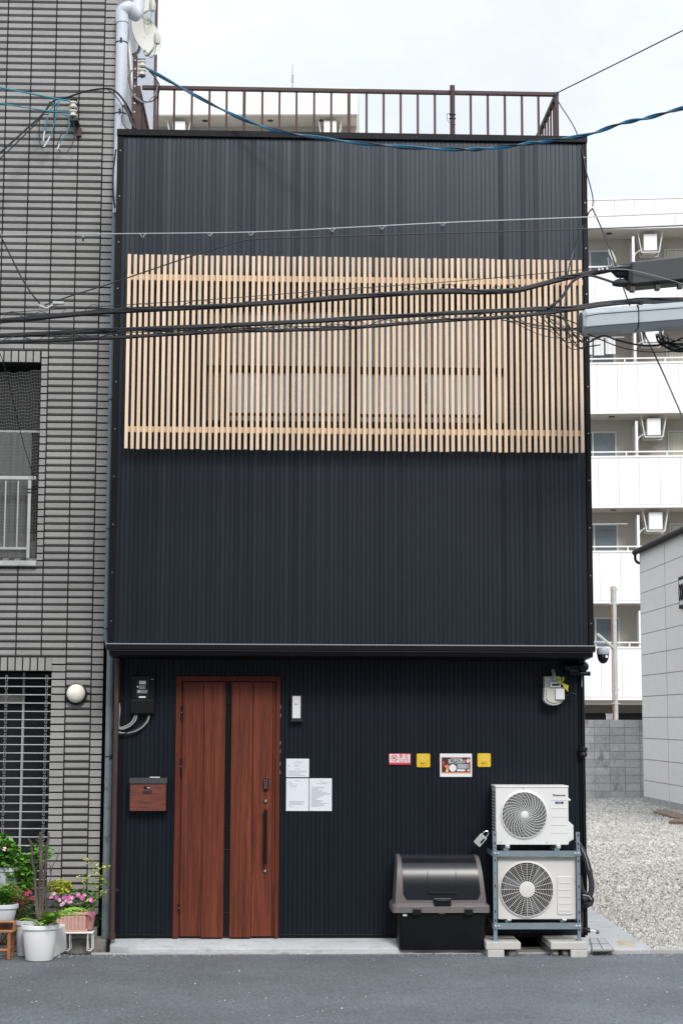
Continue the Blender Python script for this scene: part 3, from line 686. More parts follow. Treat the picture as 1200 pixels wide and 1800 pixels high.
# ------------------------------------------------------------------ satellite dishes on the neighbour's flank
def dish(name, label, c, n_, rx, ry, feed, arm0, post, roll=0):
    t = thing(name, label, 'satellite dish', tuple(c)); n_ = Vector(n_).normalized()
    e = n_.cross(Vector((0, 0, 1))).normalized(); up = e.cross(n_); mb = MB(); k = 26; rg = []
    for r_, dpt in ((.02, -.045), (.35, -.038), (.7, -.018), (.97, .0), (1., .006), (.97, -.006), (.7, -.026), (.35, -.046), (.02, -.053)):
        rg.append([Vector(c)+e*(rx*r_*math.cos(6.2832*i/k))+up*(ry*r_*math.sin(6.2832*i/k))+n_*dpt for i in range(k)])
    mb.loft(rg); mb.build('reflector', 'dish', t, smooth=True)
    MB().tube(spline(arm0), .012, 8).build('arm', 'dish', t, smooth=True)
    MB().lathe([(.03, -.05), (.034, -.02), (.034, .03), (.022, .06)], feed, 12).build('feed_horn', 'dish', t, smooth=True)
    MB().tube(spline(post), .018, 8).build('mount', 'alu', t, smooth=True)
    MB().tube(spline([Vector(feed)-Vector((0, 0, .05)), Vector(feed)+Vector((-.06, 0, -.2)), post[0]]), .005, 5).build('lead', 'cable_grey', t)
dc = at(257, 60, 1.6)
dish('satellite_dish', 'whole white satellite dish on the flank above the black roof', dc, (.62, -.72, .30), .19, .255, at(276, 68, 1.3),
     [at(254, 90, 1.55), at(258, 97, 1.4), at(268, 87, 1.3), at(275, 72, 1.3)], [at(246, 70, 1.75), at(244, 88, 1.75), at(236, 95, 1.8), at(225, 96, 2.0)])
dc = at(236, -12, 1.9)
dish('satellite_dish', 'satellite dish cut off by the top edge, arm and feed showing', dc, (.62, -.72, .30), .19, .255, at(268, 10, 1.6),
     [at(234, 22, 1.8), at(243, 28, 1.7), at(256, 20, 1.6), at(267, 13, 1.6)], [at(230, -5, 2.1), at(228, 8, 2.1), at(224, 12, 2.1), at(218, 12, 2.2)])

# ------------------------------------------------------------------ things on the house front
def plate(name, label, cat, x0, x1, y0, y1, mt, t=.006, Y=-.012, r=.0, group=None, bevel=.0):
    a, b = at(x0, y0, Y), at(x1, y1, Y); cx = (a.x+b.x)/2
    T = thing(name, label, cat, (cx, Y, b.z), group)
    mb = MB()
    if r: mb.prism(rrect(a.x, b.x, b.z, a.z, r), 'y', Y-t, Y)
    else: mb.box(a.x, b.x, Y-t, Y, b.z, a.z)
    mb.build('sheet', mt, T, bevel=bevel); return T, a.x, b.x, b.z, a.z, Y-t
# three notices
def lines(T, x0, x1, z0, z1, Y, spec):
    mb = MB(); w_, h = x1-x0, z1-z0
    for (u0, u1, v) in spec: mb.box(x0+w_*u0, x0+w_*u1, Y-.0006, Y-.0002, z1-h*v-.0022, z1-h*v)
    mb.build('print', 'ink', T)
T, *q = plate('paper_notice', 'short white printed notice, topmost of the three sheets right of the door', 'notice', 503, 543, 1334, 1366.5, 'paper', .002, -.011)
rn = random.Random(2)
lines(T, *q, [(.42, .58, .15), (.3, .7, .22), (.07, .15, .34), (.36, .62, .35), (.07, .2, .42), (.36, .5, .42), (.38, .6, .55)]+[(.07, rn.uniform(.6, .92), .66+.06*k) for k in range(5)])
T, *q = plate('paper_notice', 'mostly blank white printed notice, lower left of the three beside the door', 'notice', 503, 542.5, 1368.5, 1426, 'paper', .002, -.011)
lines(T, *q, [(.4, .6, .07), (.1, .22, .12), (.13, .3, .17), (.13, .5, .21), (.13, .45, .26)]+[(.12, rn.uniform(.6, .92), .70+.033*k) for k in range(4)]+[(.12, .2, .83), (.12, .35, .87)])
T, *q = plate('paper_notice', 'densely printed white notice, rightmost of the three beside the door', 'notice', 544, 583, 1368.5, 1426, 'paper', .002, -.011)
lines(T, *q, [(.42, .58, .07), (.5, .92, .12), (.3, .8, .16), (.08, .12, .22)]+[(.08, rn.uniform(.3, .95), .27+.031*k) for k in range(20)])
# wall light with sensor
a, b = at(510, 1222, -.01), at(532.5, 1269, -.01)
T = thing('wall_light', 'slim upright black wall light with silver face and round sensor', 'wall light', ((a.x+b.x)/2, 0, b.z))
MB().box(a.x, b.x, -.055, -.005, b.z, a.z).build('housing', 'black_plastic', T, bevel=.008)
MB().box(*(lambda p, q: (p.x, q.x, -.062, -.054, q.z, p.z))(at(513.8, 1224, -.06), at(528, 1263, -.06))).build('face', 'ac_plate', T, bevel=.002)
MB().prism([(a.x+.012, b.z+.03), (b.x-.012, b.z+.03), (b.x-.002, b.z+.002), (a.x+.002, b.z+.002)], 'y', -.066, -.05).build('bottom_bezel', 'dark_metal', T)
MB().lathe([(.016, 0), (.014, .007), (.006, .011)], at(520.7, 1236, -.062), 16, 'y').build('sensor', 'ac_white', T, smooth=True)
# mailbox
a, b = at(227, 1367, -.10), at(293.5, 1428, -.10)
T = thing('mailbox', 'wall mailbox with reddish wood-grain front and black frame left of the door', 'mailbox', ((a.x+b.x)/2, 0, b.z))
MB().prism([(-.012, b.z), (-.105, b.z+.004), (-.115, a.z-.05), (-.09, a.z), (-.012, a.z)], 'x', a.x, b.x).build('box', 'black_plastic', T, bevel=.004)
MB().prism([(-.106, b.z+.012), (-.117, a.z-.062), (-.124, a.z-.062), (-.113, b.z+.012)], 'x', a.x+.012, b.x-.012).build('front_panel', 'mail_wood', T)
MB().box(a.x+.005, b.x-.005, -.122, -.10, a.z-.058, a.z-.050).build('lid_edge', 'dark_metal', T)
MB().box(*(lambda p, q: (p.x, q.x, -.126, -.115, q.z, p.z))(at(251, 1390.5, -.12), at(267, 1395.5, -.12))).build('name_slot', 'ink_black', T)
MB().box(*(lambda p, q: (p.x, q.x, -.127, -.116, q.z, p.z))(at(253.5, 1382.5, -.12), at(265, 1387.5, -.12))).build('dial_lock', 'black_plastic', T)
MB().box(*(lambda p, q: (p.x, q.x, -.129, -.127, q.z, p.z))(at(258.5, 1383.8, -.12), at(264, 1386.4, -.12))).build('dial', 'cable_grey', T)
MB().box(*(lambda p, q: (p.x, q.x, -.09, -.07, q.z, p.z))(at(263, 1366, -.09), at(281, 1367.6, -.09))).build('lid_tab', 'ac_plate', T)
# electricity meter with its cables
a, b = at(230.7, 1187, -.10), at(270.8, 1255, -.10)
T = thing('electricity_meter', 'black electricity meter with clear cover on the wall above the mailbox', 'meter', ((a.x+b.x)/2, 0, b.z))
zm = at(250, 1230, -.1).z
MB().box(a.x, b.x, -.10, -.005, b.z, zm).build('terminal_cover', 'black_plastic', T, bevel=.006)
MB().box(a.x+.004, b.x-.004, -.07, -.005, zm+.002, a.z).build('case', 'black_plastic', T, bevel=.004)
f_ = lambda x0, x1, y0, y1, Y0, Y1, mt, nm: MB().box(*(lambda p, q: (p.x, q.x, Y0, Y1, q.z, p.z))(at(x0, y0, Y0), at(x1, y1, Y0))).build(nm, mt, T, bevel=.002)
f_(239.5, 261, 1189, 1229, -.098, -.068, 'smoked_cover', 'cover')
f_(244.5, 256.5, 1197, 1203, -.1005, -.097, 'ac_plate', 'name_plate'); f_(244.5, 255.5, 1205, 1211.5, -.1005, -.097, 'poster_grey', 'display')
f_(240.8, 259, 1213, 1219, -.1005, -.097, 'poster_grey', 'dial_plate'); f_(244, 256, 1224.2, 1227, -.1005, -.097, 'poster_white', 'serial_label')
f_(243.5, 245.8, 1213.8, 1217, -.1025, -.1, 'poster_white', 'seal'); f_(241, 243.3, 1206, 1209, -.1025, -.1, 'poster_white', 'seal')
f_(265, 269.5, 1193.6, 1195.2, -.1015, -.068, 'steel', 'clip'); f_(231.3, 239, 1191, 1194, -.0755, -.068, 'dark_metal', 'clip')
for pts, mt, r_ in (([(241, 1257), (237, 1268), (226, 1278), (212, 1282), (206.5, 1275), (209.5, 1258), (209.3, 1238)], 'cable_grey', .0075),
                ([(238, 1257), (231, 1270), (219, 1277.5), (210, 1279), (208.5, 1268), (210.5, 1250), (209.5, 1236)], 'cable_grey', .0075),
                ([(262, 1258), (258, 1270), (243, 1283), (222, 1289), (208, 1287), (206, 1280), (207, 1266)], 'cable_grey', .0085),
                ([(260, 1258), (254, 1271), (238, 1283), (214, 1290.5), (205.5, 1286), (205.5, 1274)], 'cable_black', .009)):
    MB().tube(spline([at(x, y, -.06) for x, y in pts]), r_, 7).build('cable', mt, T, smooth=True)
# signs
T, x0, x1, z0, z1, Y = plate('no_smoking_sign', 'small red-bordered white no-smoking sign, leftmost of the four signs', 'sign', 683.5, 721.5, 1325, 1344.5, 'red', .003, -.011)
W_, H_ = x1-x0, z1-z0
MB().box(x0+.004, x1-.006, Y-.0012, Y, z0+.019, z1-.004).build('white_field', 'pale_pink', T)
cx, cz = x0+W_*.245, z0+H_*.60
MB().ring((cx, Y-.002, cz), .028, .0035, 28, 4).build('prohibition_ring', 'red', T)
MB().box(cx-.018, cx+.012, Y-.002, Y-.0013, cz-.007, cz+.001).tube(spline([(cx+.004, Y-.0016, cz+.006), (cx+.012, Y-.0016, cz+.012), (cx+.008, Y-.0016, cz+.018)]), .0025, 4).build('cigarette', 'ink_black', T)
MB().tube([(cx-.019, Y-.0028, cz+.019), (cx+.019, Y-.0028, cz-.019)], .003, 4).build('prohibition_bar', 'red', T)
text('禁 煙', .042, x0+W_*.68, z0+H_*.73, Y-.002, 'red', T, width=.085, thick=.0006)
text('No smoking', .018, x0+W_*.68, z0+H_*.46, Y-.002, 'ink_black', T, width=.088)
text('禁止吸烟  금연', .012, x0+W_*.68, z0+H_*.30, Y-.002, 'ink_black', T, width=.088)
for lab, xa, xb, ya, yb_, words, kind in (('yellow square no-smoking sticker between the red sign and the poster', 732, 755.8, 1325, 1349, ('禁煙です', 'NO SMOKING'), 0), ('yellow square sticker with a face icon, rightmost of the four signs', 838.8, 862.2, 1324.5, 1348.5, ('お静かに', 'BE QUIET'), 1)):
    T, x0, x1, z0, z1, Y = plate('yellow_sticker', lab, 'sticker', xa, xb, ya, yb_, 'yellow', .003, -.011, r=.012)
    W_, H_ = x1-x0, z1-z0; cx, cz = (x0+x1)/2, z0+H_*.64
    MB().ring((cx, Y-.001, cz), .030 if kind == 0 else .026, .0022, 28, 4).build('icon_ring', 'yellow_line', T)
    if kind == 0: MB().tube([(cx-.021, Y-.0012, cz+.021), (cx+.021, Y-.0012, cz-.021)], .0022, 4).box(cx-.02, cx+.014, Y-.0016, Y-.0004, cz-.004, cz+.002).build('icon_mark', 'yellow_line', T)
    else: MB().ring((cx, Y-.001, cz), .015, .002, 20, 4).tube([(cx-.008, Y-.0012, cz+.006), (cx+.008, Y-.0012, cz+.006)], .002, 4).tube([(cx-.008, Y-.0012, cz-.004), (cx+.008, Y-.0012, cz-.004)], .002, 4).build('icon_mark', 'yellow_line', T)
    text(words[0], .015, cx, z0+H_*.27, Y-.001, 'ink_black', T, width=.062); text(words[1], .007, cx, z0+H_*.14, Y-.001, 'ink', T, width=.062)
T, x0, x1, z0, z1, Y = plate('street_smoking_poster', 'white-edged dark poster with orange border about no street smoking', 'poster', 772.8, 829.2, 1325, 1366, 'poster_white', .003, -.011)
W_, H_ = x1-x0, z1-z0; U = lambda u: x0+W_*u; V = lambda v: z1-H_*v
MB().box(U(.045), U(.96), Y-.0010, Y-.0001, V(.85), V(.15)).build('border', 'orange', T)
MB().box(U(.065), U(.94), Y-.0018, Y-.0011, V(.79), V(.175)).build('dark_field', 'poster_dark', T)
text('大阪市内全域', .023, U(.51), V(.225), Y-.0026, 'poster_white', T, width=W_*.36)
text('路上喫煙禁止', .036, U(.53), V(.335), Y-.0026, 'poster_white', T, width=W_*.54, thick=.0004)
text('Osaka City: no smoking on the street', .010, U(.48), V(.42), Y-.0026, 'poster_white', T, width=W_*.42)
MB().ring((U(.88), Y-.0026, V(.31)), .018, .002, 22, 4).tube([(U(.88)-.012, Y-.0026, V(.31)+.012), (U(.88)+.012, Y-.0026, V(.31)-.012)], .002, 4).build('prohibition_ring', 'red', T)
MB().cyl((U(.88), Y-.0018, V(.31)), (U(.88), Y-.0022, V(.31)), .02, 22).build('prohibition_disc', 'poster_white', T)
MB().cyl((U(.40), Y-.0018, V(.62)), (U(.40), Y-.0024, V(.62)), .033, 24).build('badge_disc', 'poster_white', T)
MB().prism([(U(.08), V(.34)), (U(.13), V(.32)), (U(.16), V(.45)), (U(.10), V(.48))], 'y', Y-.0024, Y-.0019).build('pink_tag', 'red', T)
MB().prism([(U(.12), V(.52)), (U(.25), V(.47)), (U(.29), V(.55)), (U(.24), V(.76)), (U(.19), V(.76)), (U(.19), V(.64))], 'y', Y-.0024, Y-.0019).build('ember_picture', 'orange', T)
MB().cyl((U(.22), Y-.0025, V(.74)), (U(.22), Y-.0029, V(.74)), .012, 14).build('ember_glow', 'yellow_line', T)
MB().box(U(.53), U(.92), Y-.0024, Y-.0019, V(.65), V(.44)).build('text_panel', 'poster_grey', T)
mb = MB()
for k in range(4): mb.box(U(.56), U(.86-.05*(k % 2)), Y-.0030, Y-.0025, V(.475+.046*k)-.003, V(.475+.046*k))
mb.build('print', 'poster_white', T)
MB().box(U(.53), U(.78), Y-.0024, Y-.0019, V(.76), V(.68)).box(U(.86), U(.92), Y-.0024, Y-.0019, V(.76), V(.68)).build('fine_print_panel', 'poster_white', T)
MB().box(U(.79), U(.84), Y-.0024, Y-.0019, V(.75), V(.69)).build('emblem', 'red', T)
# gas meter
YM = -.13
T = thing('gas_meter', 'grey gas meter with a yellow tag high on the wall near the corner', 'meter', tuple(at(973, 1242, YM)))
q = lambda x, y, Y=YM: (at(x, y, Y).x, at(x, y, Y).z)
body = [q(956, 1208), q(991.5, 1208), q(991.5, 1228)]+[q(973+18.5*math.cos(R(a)), 1226+14.5*math.sin(R(a))) for a in range(10, 180, 18)]+[q(955.5, 1226)]
MB().prism(body, 'y', YM, -.03).build('body', 'gas_grey', T, bevel=.008)
MB().prism([q(959.5, 1212), q(988, 1212), q(988, 1227)]+[q(973.5+14.5*math.cos(R(a)), 1225+11.5*math.sin(R(a))) for a in range(15, 180, 22)]+[q(959.5, 1225)], 'y', YM-.012, YM).build('face', 'gas_grey', T, bevel=.004)
MB().box(q(957.5, 1212)[0], q(986, 1212)[0], YM+.02, -.02, q(973, 1208)[1], q(973, 1189)[1]).build('upper_case', 'gas_grey', T, bevel=.006)
MB().box(q(966.5, 1212)[0], q(984.5, 1212)[0], YM-.02, YM+.03, q(973, 1208.5)[1], q(973, 1199.5)[1]).build('counter', 'ac_plate', T, bevel=.006)
MB().box(q(969, 1212)[0], q(982.5, 1212)[0], YM-.023, YM-.019, q(973, 1206)[1], q(973, 1202)[1]).build('counter_window', 'ink_black', T)
MB().box(q(975, 1212)[0], q(990.8, 1212)[0], YM-.035, YM-.011, q(973, 1230)[1], q(973, 1211)[1]).build('transmitter', 'ac_plate', T, bevel=.004)
MB().tube([tuple(at(974, 1196, YM)), tuple(at(974, 1190, YM)), (at(974, 1180, YM).x, -.05, at(974, 1178, YM).z)], .016, 10).build('inlet', 'gas_grey', T, smooth=True)
MB().prism([q(984, 1199), q(998.5, 1205.5), q(997, 1211), q(997.5, 1216.5), q(990, 1209)], 'y', YM-.028, YM-.026).build('tag', 'tag_yellow', T)
MB().tube(spline([at(974, 1192, YM-.02), at(979, 1190, YM-.03), at(985, 1194, YM-.03), at(990, 1191, YM-.02), at(989, 1197, YM-.03), at(980, 1198, YM-.03), at(987, 1201, YM-.03)]), .006, 6).build('tag_ribbon', 'tag_yellow', T)
# dome camera under the overhang's corner
YC = -.30
c = at(1059.5, 1138, YC)
T = thing('security_camera', 'grey and black dome security camera at the corner of the overhang', 'camera', tuple(c))
MB().box(XR-.05, c.x+.02, YC-.03, YC+.03, c.z+.03, c.z+.055).build('arm', 'camera_grey', T, bevel=.006)
c2 = at(1059.5, 1150, YC)
MB().lathe([(.03, .062), (.05, .055), (.057, .04), (.057, -.0), (.054, -.004)], c2, 24).build('housing', 'camera_grey', T, smooth=True)
MB().lathe([(.053, -.005), (.050, -.03), (.045, -.05), (.030, -.075), (.010, -.085)], c2, 24).build('dome', 'black_gloss', T, smooth=True)
MB().box(c2.x+.012, c2.x+.032, YC-.053, YC-.047, c2.z-.035, c2.z-.012).build('label_plate', 'poster_white', T)
MB().cyl((c2.x-.008, YC-.051, c2.z-.02), (c2.x-.008, YC-.045, c2.z-.02), .004, 8).build('lens', 'cable_grey', T)
MB().tube(spline([at(1040, 1143, YC), at(1036, 1150, YC), at(1024, 1153, YC), at(1012, 1148, YC)]), .005, 5).build('lead', 'cable_black', T)

# ------------------------------------------------------------------ outdoor units on their rack
YF = gr(869, 1653.5, .025).y                         # plane of the rack's front posts
RK = thing('steel_rack', 'blue-grey slotted steel rack holding the two outdoor units', 'rack', (at(943, 1650, YF).x, YF+.25, .02))
YBk = YF+.47
def post(x0, x1, y0, y1, Y, back=False):
    a, b = at(x0, y0, Y), at(x1, y1, Y)
    p = MB().box(a.x, b.x, Y, Y+.004, b.z, a.z).box(a.x if not back else b.x-.004, a.x+.004 if not back else b.x, Y+.0042, Y+.036, b.z, a.z).build('post', 'rack_steel', RK)
    cx = (a.x+b.x)/2; mb = MB(); z = a.z-.03
    for k in range(40):
        if z < b.z+.03: break
        if k % 2 == 0 and (k < 4 or z < b.z+.25 or k % 6 == 0): mb.box(cx-.0055, cx+.0055, Y-.0012, Y+.0002, z-.012, z+.012)
        elif k % 6 == 3: mb.box(cx-.005, cx+.005, Y-.0012, Y+.0002, z-.004, z+.004)
        z -= .037
    mb.build('slot_hole', 'ink_black', RK); return a, b, cx
pA = post(866, 873.8, 1461.5, 1653, YF); pB = post(1012.8, 1021, 1463, 1654, YF)
xbl = pA[2]; xbr = pB[2]; zb_ = .025
MB().box(pA[0].x-.012, pA[1].x+.012, YF-.012, YF+.05, .02, .028).build('foot', 'rack_steel', RK); MB().box(pB[0].x-.012, pB[1].x+.012, YF-.012, YF+.05, .02, .028).build('foot', 'rack_steel', RK)
for cx in (xbl, xbr): MB().box(cx-.02, cx+.02, YBk, YBk+.004, .02, pA[0].z+.0).box(cx-.02, cx-.016, YBk-.034, YBk-.0002, .02, pA[0].z).build('post', 'rack_steel', RK)
Zs = []
for y0, y1 in ((1496.5, 1505.5), (1623.5, 1634)):
    zt, zb2 = at(940, y0, YF).z, at(940, y1, YF).z; Zs.append((zt, zb2))
    MB().box(pA[1].x-.03, pB[0].x+.03, YF-.006, YF-.002, zb2, zt).box(pA[1].x-.03, pB[0].x+.03, YF-.0018, YF+.034, zt-.004, zt).build('front_beam', 'rack_steel', RK)
    MB().box(pA[1].x-.03, pB[0].x+.03, YBk-.008, YBk-.004, zb2, zt).build('back_beam', 'rack_steel', RK)
    for cx, sg in ((xbl, -1), (xbr, 1)): MB().box(cx+sg*.021-.002, cx+sg*.021+.002, YF, YBk, zb2, zt).build('side_beam', 'rack_steel', RK)
    for cx in (xbl, xbr):
        for dx in (-.001, .028 if cx == xbl else -.028): MB().lathe([(.011, 0), (.011, .006), (.005, .010)], (cx+dx, YF-.006, (zt+zb2)/2), 8, 'y').build('bolt', 'bolt', RK)
    for q in (891, 981) if y0 < 1600 else (893, 990): 
        xq = at(q, 1500, YF).x; MB().box(xq-.022, xq+.022, YF+.06, YF+.40, zt+.0, zt+.018).build('bearer', 'rack_steel', RK)
def grille(T, c, r, hub, nr, nsp, swirl, mt):
    MB().lathe([(r+.016, 0), (r+.016, .006), (r+.004, .012)], (c[0], c[1], c[2]), 48, 'y').build('fan_surround', mt, T, smooth=True)
    fan = MB().lathe([(r-.002, .0125), (r-.004, .0135)], c, 40, 'y')
    fan.build('fan_recess', 'void', T)
    mb = MB()
    for k in range(3):
        a0 = k*2.094; poly = [(c[0]+rr_*math.cos(a0+d), c[2]+rr_*math.sin(a0+d)) for rr_, d in ((hub*.8, 0), (r*.55, .35), (r*.93, .5), (r*.93, 1.15), (r*.5, .95), (hub*.8, .7))]
        mb.prism(poly, 'y', c[1]-.018, c[1]-.015)
    mb.build('fan_blade', 'coil', T)
    G = MB(); yf = c[1]-.026
    for k in range(nr): G.ring((c[0], yf, c[2]), hub+(r-hub)*(k+1)/nr, .0015, 48, 4)
    for k in range(nsp):
        a = 6.2832*k/nsp; G.tube([(c[0]+q*math.cos(a+swirl*(q-hub)/(r-hub)), yf-.001, c[2]+q*math.sin(a+swirl*(q-hub)/(r-hub))) for q in [hub*.8+(r-hub*.8)*j/7 for j in range(8)]], .0021, 4, False)
    g_ = G.build('fan_grille', mt, T, smooth=True)
    MB().lathe([(hub, .020), (hub, .030), (hub*.7, .034)], c, 28, 'y').build('hub', mt, T, smooth=True)
# upper unit
YA = YF+.07
T = thing('outdoor_unit', 'upper air conditioner outdoor unit with swirl fan grille and badge lettering', 'air conditioner', tuple(at(935, 1486, YA)))
a, b = at(870.8, 1382, YA), at(999.5, 1485.5, YA)
MB().prism(rrect(a.x, b.x, b.z, a.z-.012, .012, 3), 'y', YA, YA+.285).build('casing', 'ac_white', T, bevel=.004)
MB().box(a.x-.006, b.x+.004, YA-.006, YA+.29, a.z-.014, a.z+.004).build('top_plate', 'ac_white', T, bevel=.005)
mb = MB(); z = b.z+.03
while z < a.z-.04: mb.box(a.x-.004, a.x-.0005, YA+.05, YA+.25, z, z+.011); z += .028
mb.build('side_louvre', 'coil', T)
c = at(921, 1432.5, YA); grille(T, (c.x, YA, c.z), .198, .033, 13, 30, .95, 'ac_white')
zz = lambda y: at(935, y, YA).z
for y in (1406.5, 1421, 1436, 1450.5, 1464.5): MB().box(at(968.5, 1440, YA).x, at(996.5, 1440, YA).x, YA-.003, YA, zz(y)-.003, zz(y)+.0015).build('front_groove', 'ac_cream', T)
text('Panasonic', .027, at(982.3, 1398, YA).x, zz(1398.3), YA-.0015, 'ink_black', T, width=.112, thick=.0008)
MB().box(at(975.5, 1411, YA).x, at(990, 1411, YA).x, YA-.002, YA, zz(1413.2), zz(1409.5)).build('badge', 'blue_badge', T)
text('Eolia', .015, at(982.7, 1411, YA).x, zz(1411.4), YA-.003, 'poster_white', T, width=.036)
ca, cb = at(999.8, 1443, YA), at(1009.6, 1482, YA)
MB().prism([(b.x, ca.z), (cb.x, ca.z-.045), (cb.x, cb.z+.025), (b.x+.004, cb.z)], 'y', YA+.05, YA+.27).build('valve_cover', 'ac_white', T, bevel=.004)
h = at(1003, 1406, YA+.1); MB().tube([(b.x, YA+.1, zz(1405)), (b.x+.02, YA+.1, zz(1406)), (b.x+.032, YA+.1, zz(1408.5))], .009, 8).build('grip', 'ac_white', T, smooth=True)
for q in (891.5, 981): xq = at(q, 1490, YA).x; MB().box(xq-.02, xq+.02, YA-.012, YA+.32, Zs[0][0]+.019, b.z-.0005).box(xq-.014, xq+.014, YA-.02, YA-.0125, Zs[0][0]+.019, b.z-.004).build('foot', 'alu', T, bevel=.002)
for q in (879, 920, 960): MB().cyl((at(q, 1385, YA).x, YA-.003, zz(1386.5) if q == 920 else zz(1481)), (at(q, 1385, YA).x, YA, zz(1386.5) if q == 920 else zz(1481)), .004, 8).build('screw', 'dark_metal', T)
# lower unit
YA2 = YF+.055
T = thing('outdoor_unit', 'lower outdoor unit with straight radial fan grille, inside the steel rack', 'air conditioner', tuple(at(943, 1617, YA2)))
a, b = at(874.2, 1507, YA2), at(1012.5, 1616.5, YA2)
MB().prism(rrect(a.x, b.x, b.z, a.z, .01, 3), 'y', YA2, YA2+.29).build('casing', 'ac_cream', T, bevel=.005)
MB().box(a.x-.004, b.x+.004, YA2-.004, YA2+.294, a.z-.01, a.z+.003).build('top_plate', 'ac_cream', T, bevel=.004)
mb = MB(); z = b.z+.03
while z < a.z-.04: mb.box(a.x-.004, a.x-.0005, YA2+.05, YA2+.25, z, z+.011); z += .028
mb.build('side_louvre', 'coil', T)
c = at(925.4, 1563.5, YA2); grille(T, (c.x, YA2, c.z), .232, .07, 11, 24, 0, 'ac_cream')
a1, b1 = at(978.5, 1540.5, YA2), at(1006, 1608.5, YA2)
MB().prism(rrect(a1.x, b1.x, b1.z, a1.z, .02), 'y', YA2-.009, YA2).build('service_panel', 'ac_cream', T, bevel=.005)
for k in range(5):
    y = 1552+k*12.2; zq = at(990, y, YA2).z; MB().box(a1.x+.015, b1.x-.015, YA2-.013, YA2-.008, zq-.004, zq+.002).build('panel_rib', 'ac_cream', T, bevel=.001)
for q in (893.5, 990): xq = at(q, 1490, YA2).x; MB().box(xq-.02, xq+.02, YA2-.012, YA2+.32, Zs[1][0]+.019, b.z-.0005).box(xq-.016, xq+.016, YA2-.022, YA2-.0125, Zs[1][0]+.019, b.z-.003).build('foot', 'alu', T, bevel=.002)
# lagged refrigerant lines to the right of the rack
YP2 = YF+.25
T = thing('insulated_pipes', 'bundle of black wrapped refrigerant lines looping at the rack\'s right side', 'pipes', tuple(at(1030, 1600, YP2)))
for i, pts in enumerate(([(1012, 1478), (1021, 1492), (1031, 1515), (1038, 1545), (1039, 1565), (1034, 1577), (1024, 1580)], [(1018, 1540), (1022, 1562), (1028, 1572), (1036, 1576), (1040, 1583), (1036, 1590), (1026, 1586)], [(1020, 1574), (1030, 1578), (1036, 1584), (1032, 1592), (1022, 1590)], [(1022, 1497), (1026, 1520), (1025, 1560), (1024, 1600), (1022, 1640)])):
    MB().tube(spline([at(x, y, YP2+.05*i) for x, y in pts], 6), (.026, .022, .024, .018)[i], 9).build('lagged_line', 'closure_black', T, smooth=True)
MB().tube(spline([at(1021, 1490, YP2-.03), at(1029, 1507, YP2-.03), at(1035, 1530, YP2-.03)]), .004, 5).build('tie', 'cable_grey', T)
MB().tube(spline([at(1024, 1574, YP2-.03), at(1034, 1576, YP2-.035), at(1039, 1582, YP2-.03)]), .006, 5).build('tie', 'cable_grey', T)
# key safe padlocked to the back post
c = at(844, 1477, YF+.20)
T = thing('key_lockbox', 'silver key lockbox hanging tilted from the rack\'s left back post', 'lockbox', tuple(c))
def tilt(mb, c, ang):
    ca, sa = math.cos(ang), math.sin(ang); mb.v = [(c[0]+(x-c[0])*ca-(z-c[2])*sa, y, c[2]+(x-c[0])*sa+(z-c[2])*ca) for x, y, z in mb.v]; return mb
tilt(MB().prism(rrect(c.x-.036, c.x+.036, c.z-.055, c.z+.05, .008), 'y', c.y-.02, c.y+.02), c, R(-42)).build('body', 'alu', T, bevel=.004)
tilt(MB().box(c.x+.010, c.x+.024, c.y-.024, c.y-.02, c.z-.02, c.z+.03), c, R(-42)).build('dial_strip', 'black_plastic', T)
tilt(MB().tube(spline([(c.x-.02, c.y, c.z+.045), (c.x-.02, c.y, c.z+.08), (c.x, c.y, c.z+.1), (c.x+.02, c.y, c.z+.08), (c.x+.02, c.y, c.z+.045)]), .006, 8), c, R(-42)).build('shackle', 'steel', T, smooth=True)
# concrete pavers under the rack
def slab(label, x0, x1, yt, yb2, depth, ztop, zbot, dy=0, nm='paver_block'):
    Yb = YF-.10+dy; a = at(x0, yt, Yb); b = at(x1, yt, Yb)
    o = MB().box(a.x, b.x, Yb, Yb+depth, zbot, ztop).build(nm, 'block_new', None, bevel=.006); return tag(o, label, 'paver', 'pavers under the rack')
slab('wide pale concrete paver under the rack\'s left feet', 854, 915, 1657, 1669, .58, .019, -.042)
slab('wide pale concrete paver under the rack\'s right feet', 968, 1032, 1657, 1669, .58, .019, -.042)
slab('small pale concrete block beneath the left paver, beside the bin', 857, 886, 1669, 1681, .30, -.044, -.13, -.01)
slab('small pale concrete block beneath the right paver at the kerb', 1003, 1031.5, 1669, 1681, .30, -.044, -.13, -.01)
for i, (x0, x1, lab) in enumerate(((890, 912, 'broken concrete lump wedged beneath the left paver'), (969, 984, 'broken concrete lump under the left end of the right paver'), (986, 1001, 'broken concrete lump against the block under the right paver'))):
    rn = random.Random(i); a = at(x0, 1676, YF-.06); b = at(x1, 1676, YF-.06); mb = MB(); k = 9
    mb.loft([[(a.x+(b.x-a.x)*(.5+.5*s*math.cos(6.283*j/k)*rn.uniform(.8, 1.1)), YF+.02+.09*s*math.sin(6.283*j/k)*rn.uniform(.8, 1.1), z+rn.uniform(-.006, .006)) for j in range(k)] for s, z in ((.9, -.12), (1.05, -.085), (.8, -.046))])
    tag(mb.build('concrete_lump', 'ledge', None), lab, 'rubble', 'rubble under the pavers')
struct(MB().box(at(856, 1668, YF).x, at(1032, 1668, YF).x, YS-.02, 0, -.2, -.085).build('bare_ground', 'ledge'))
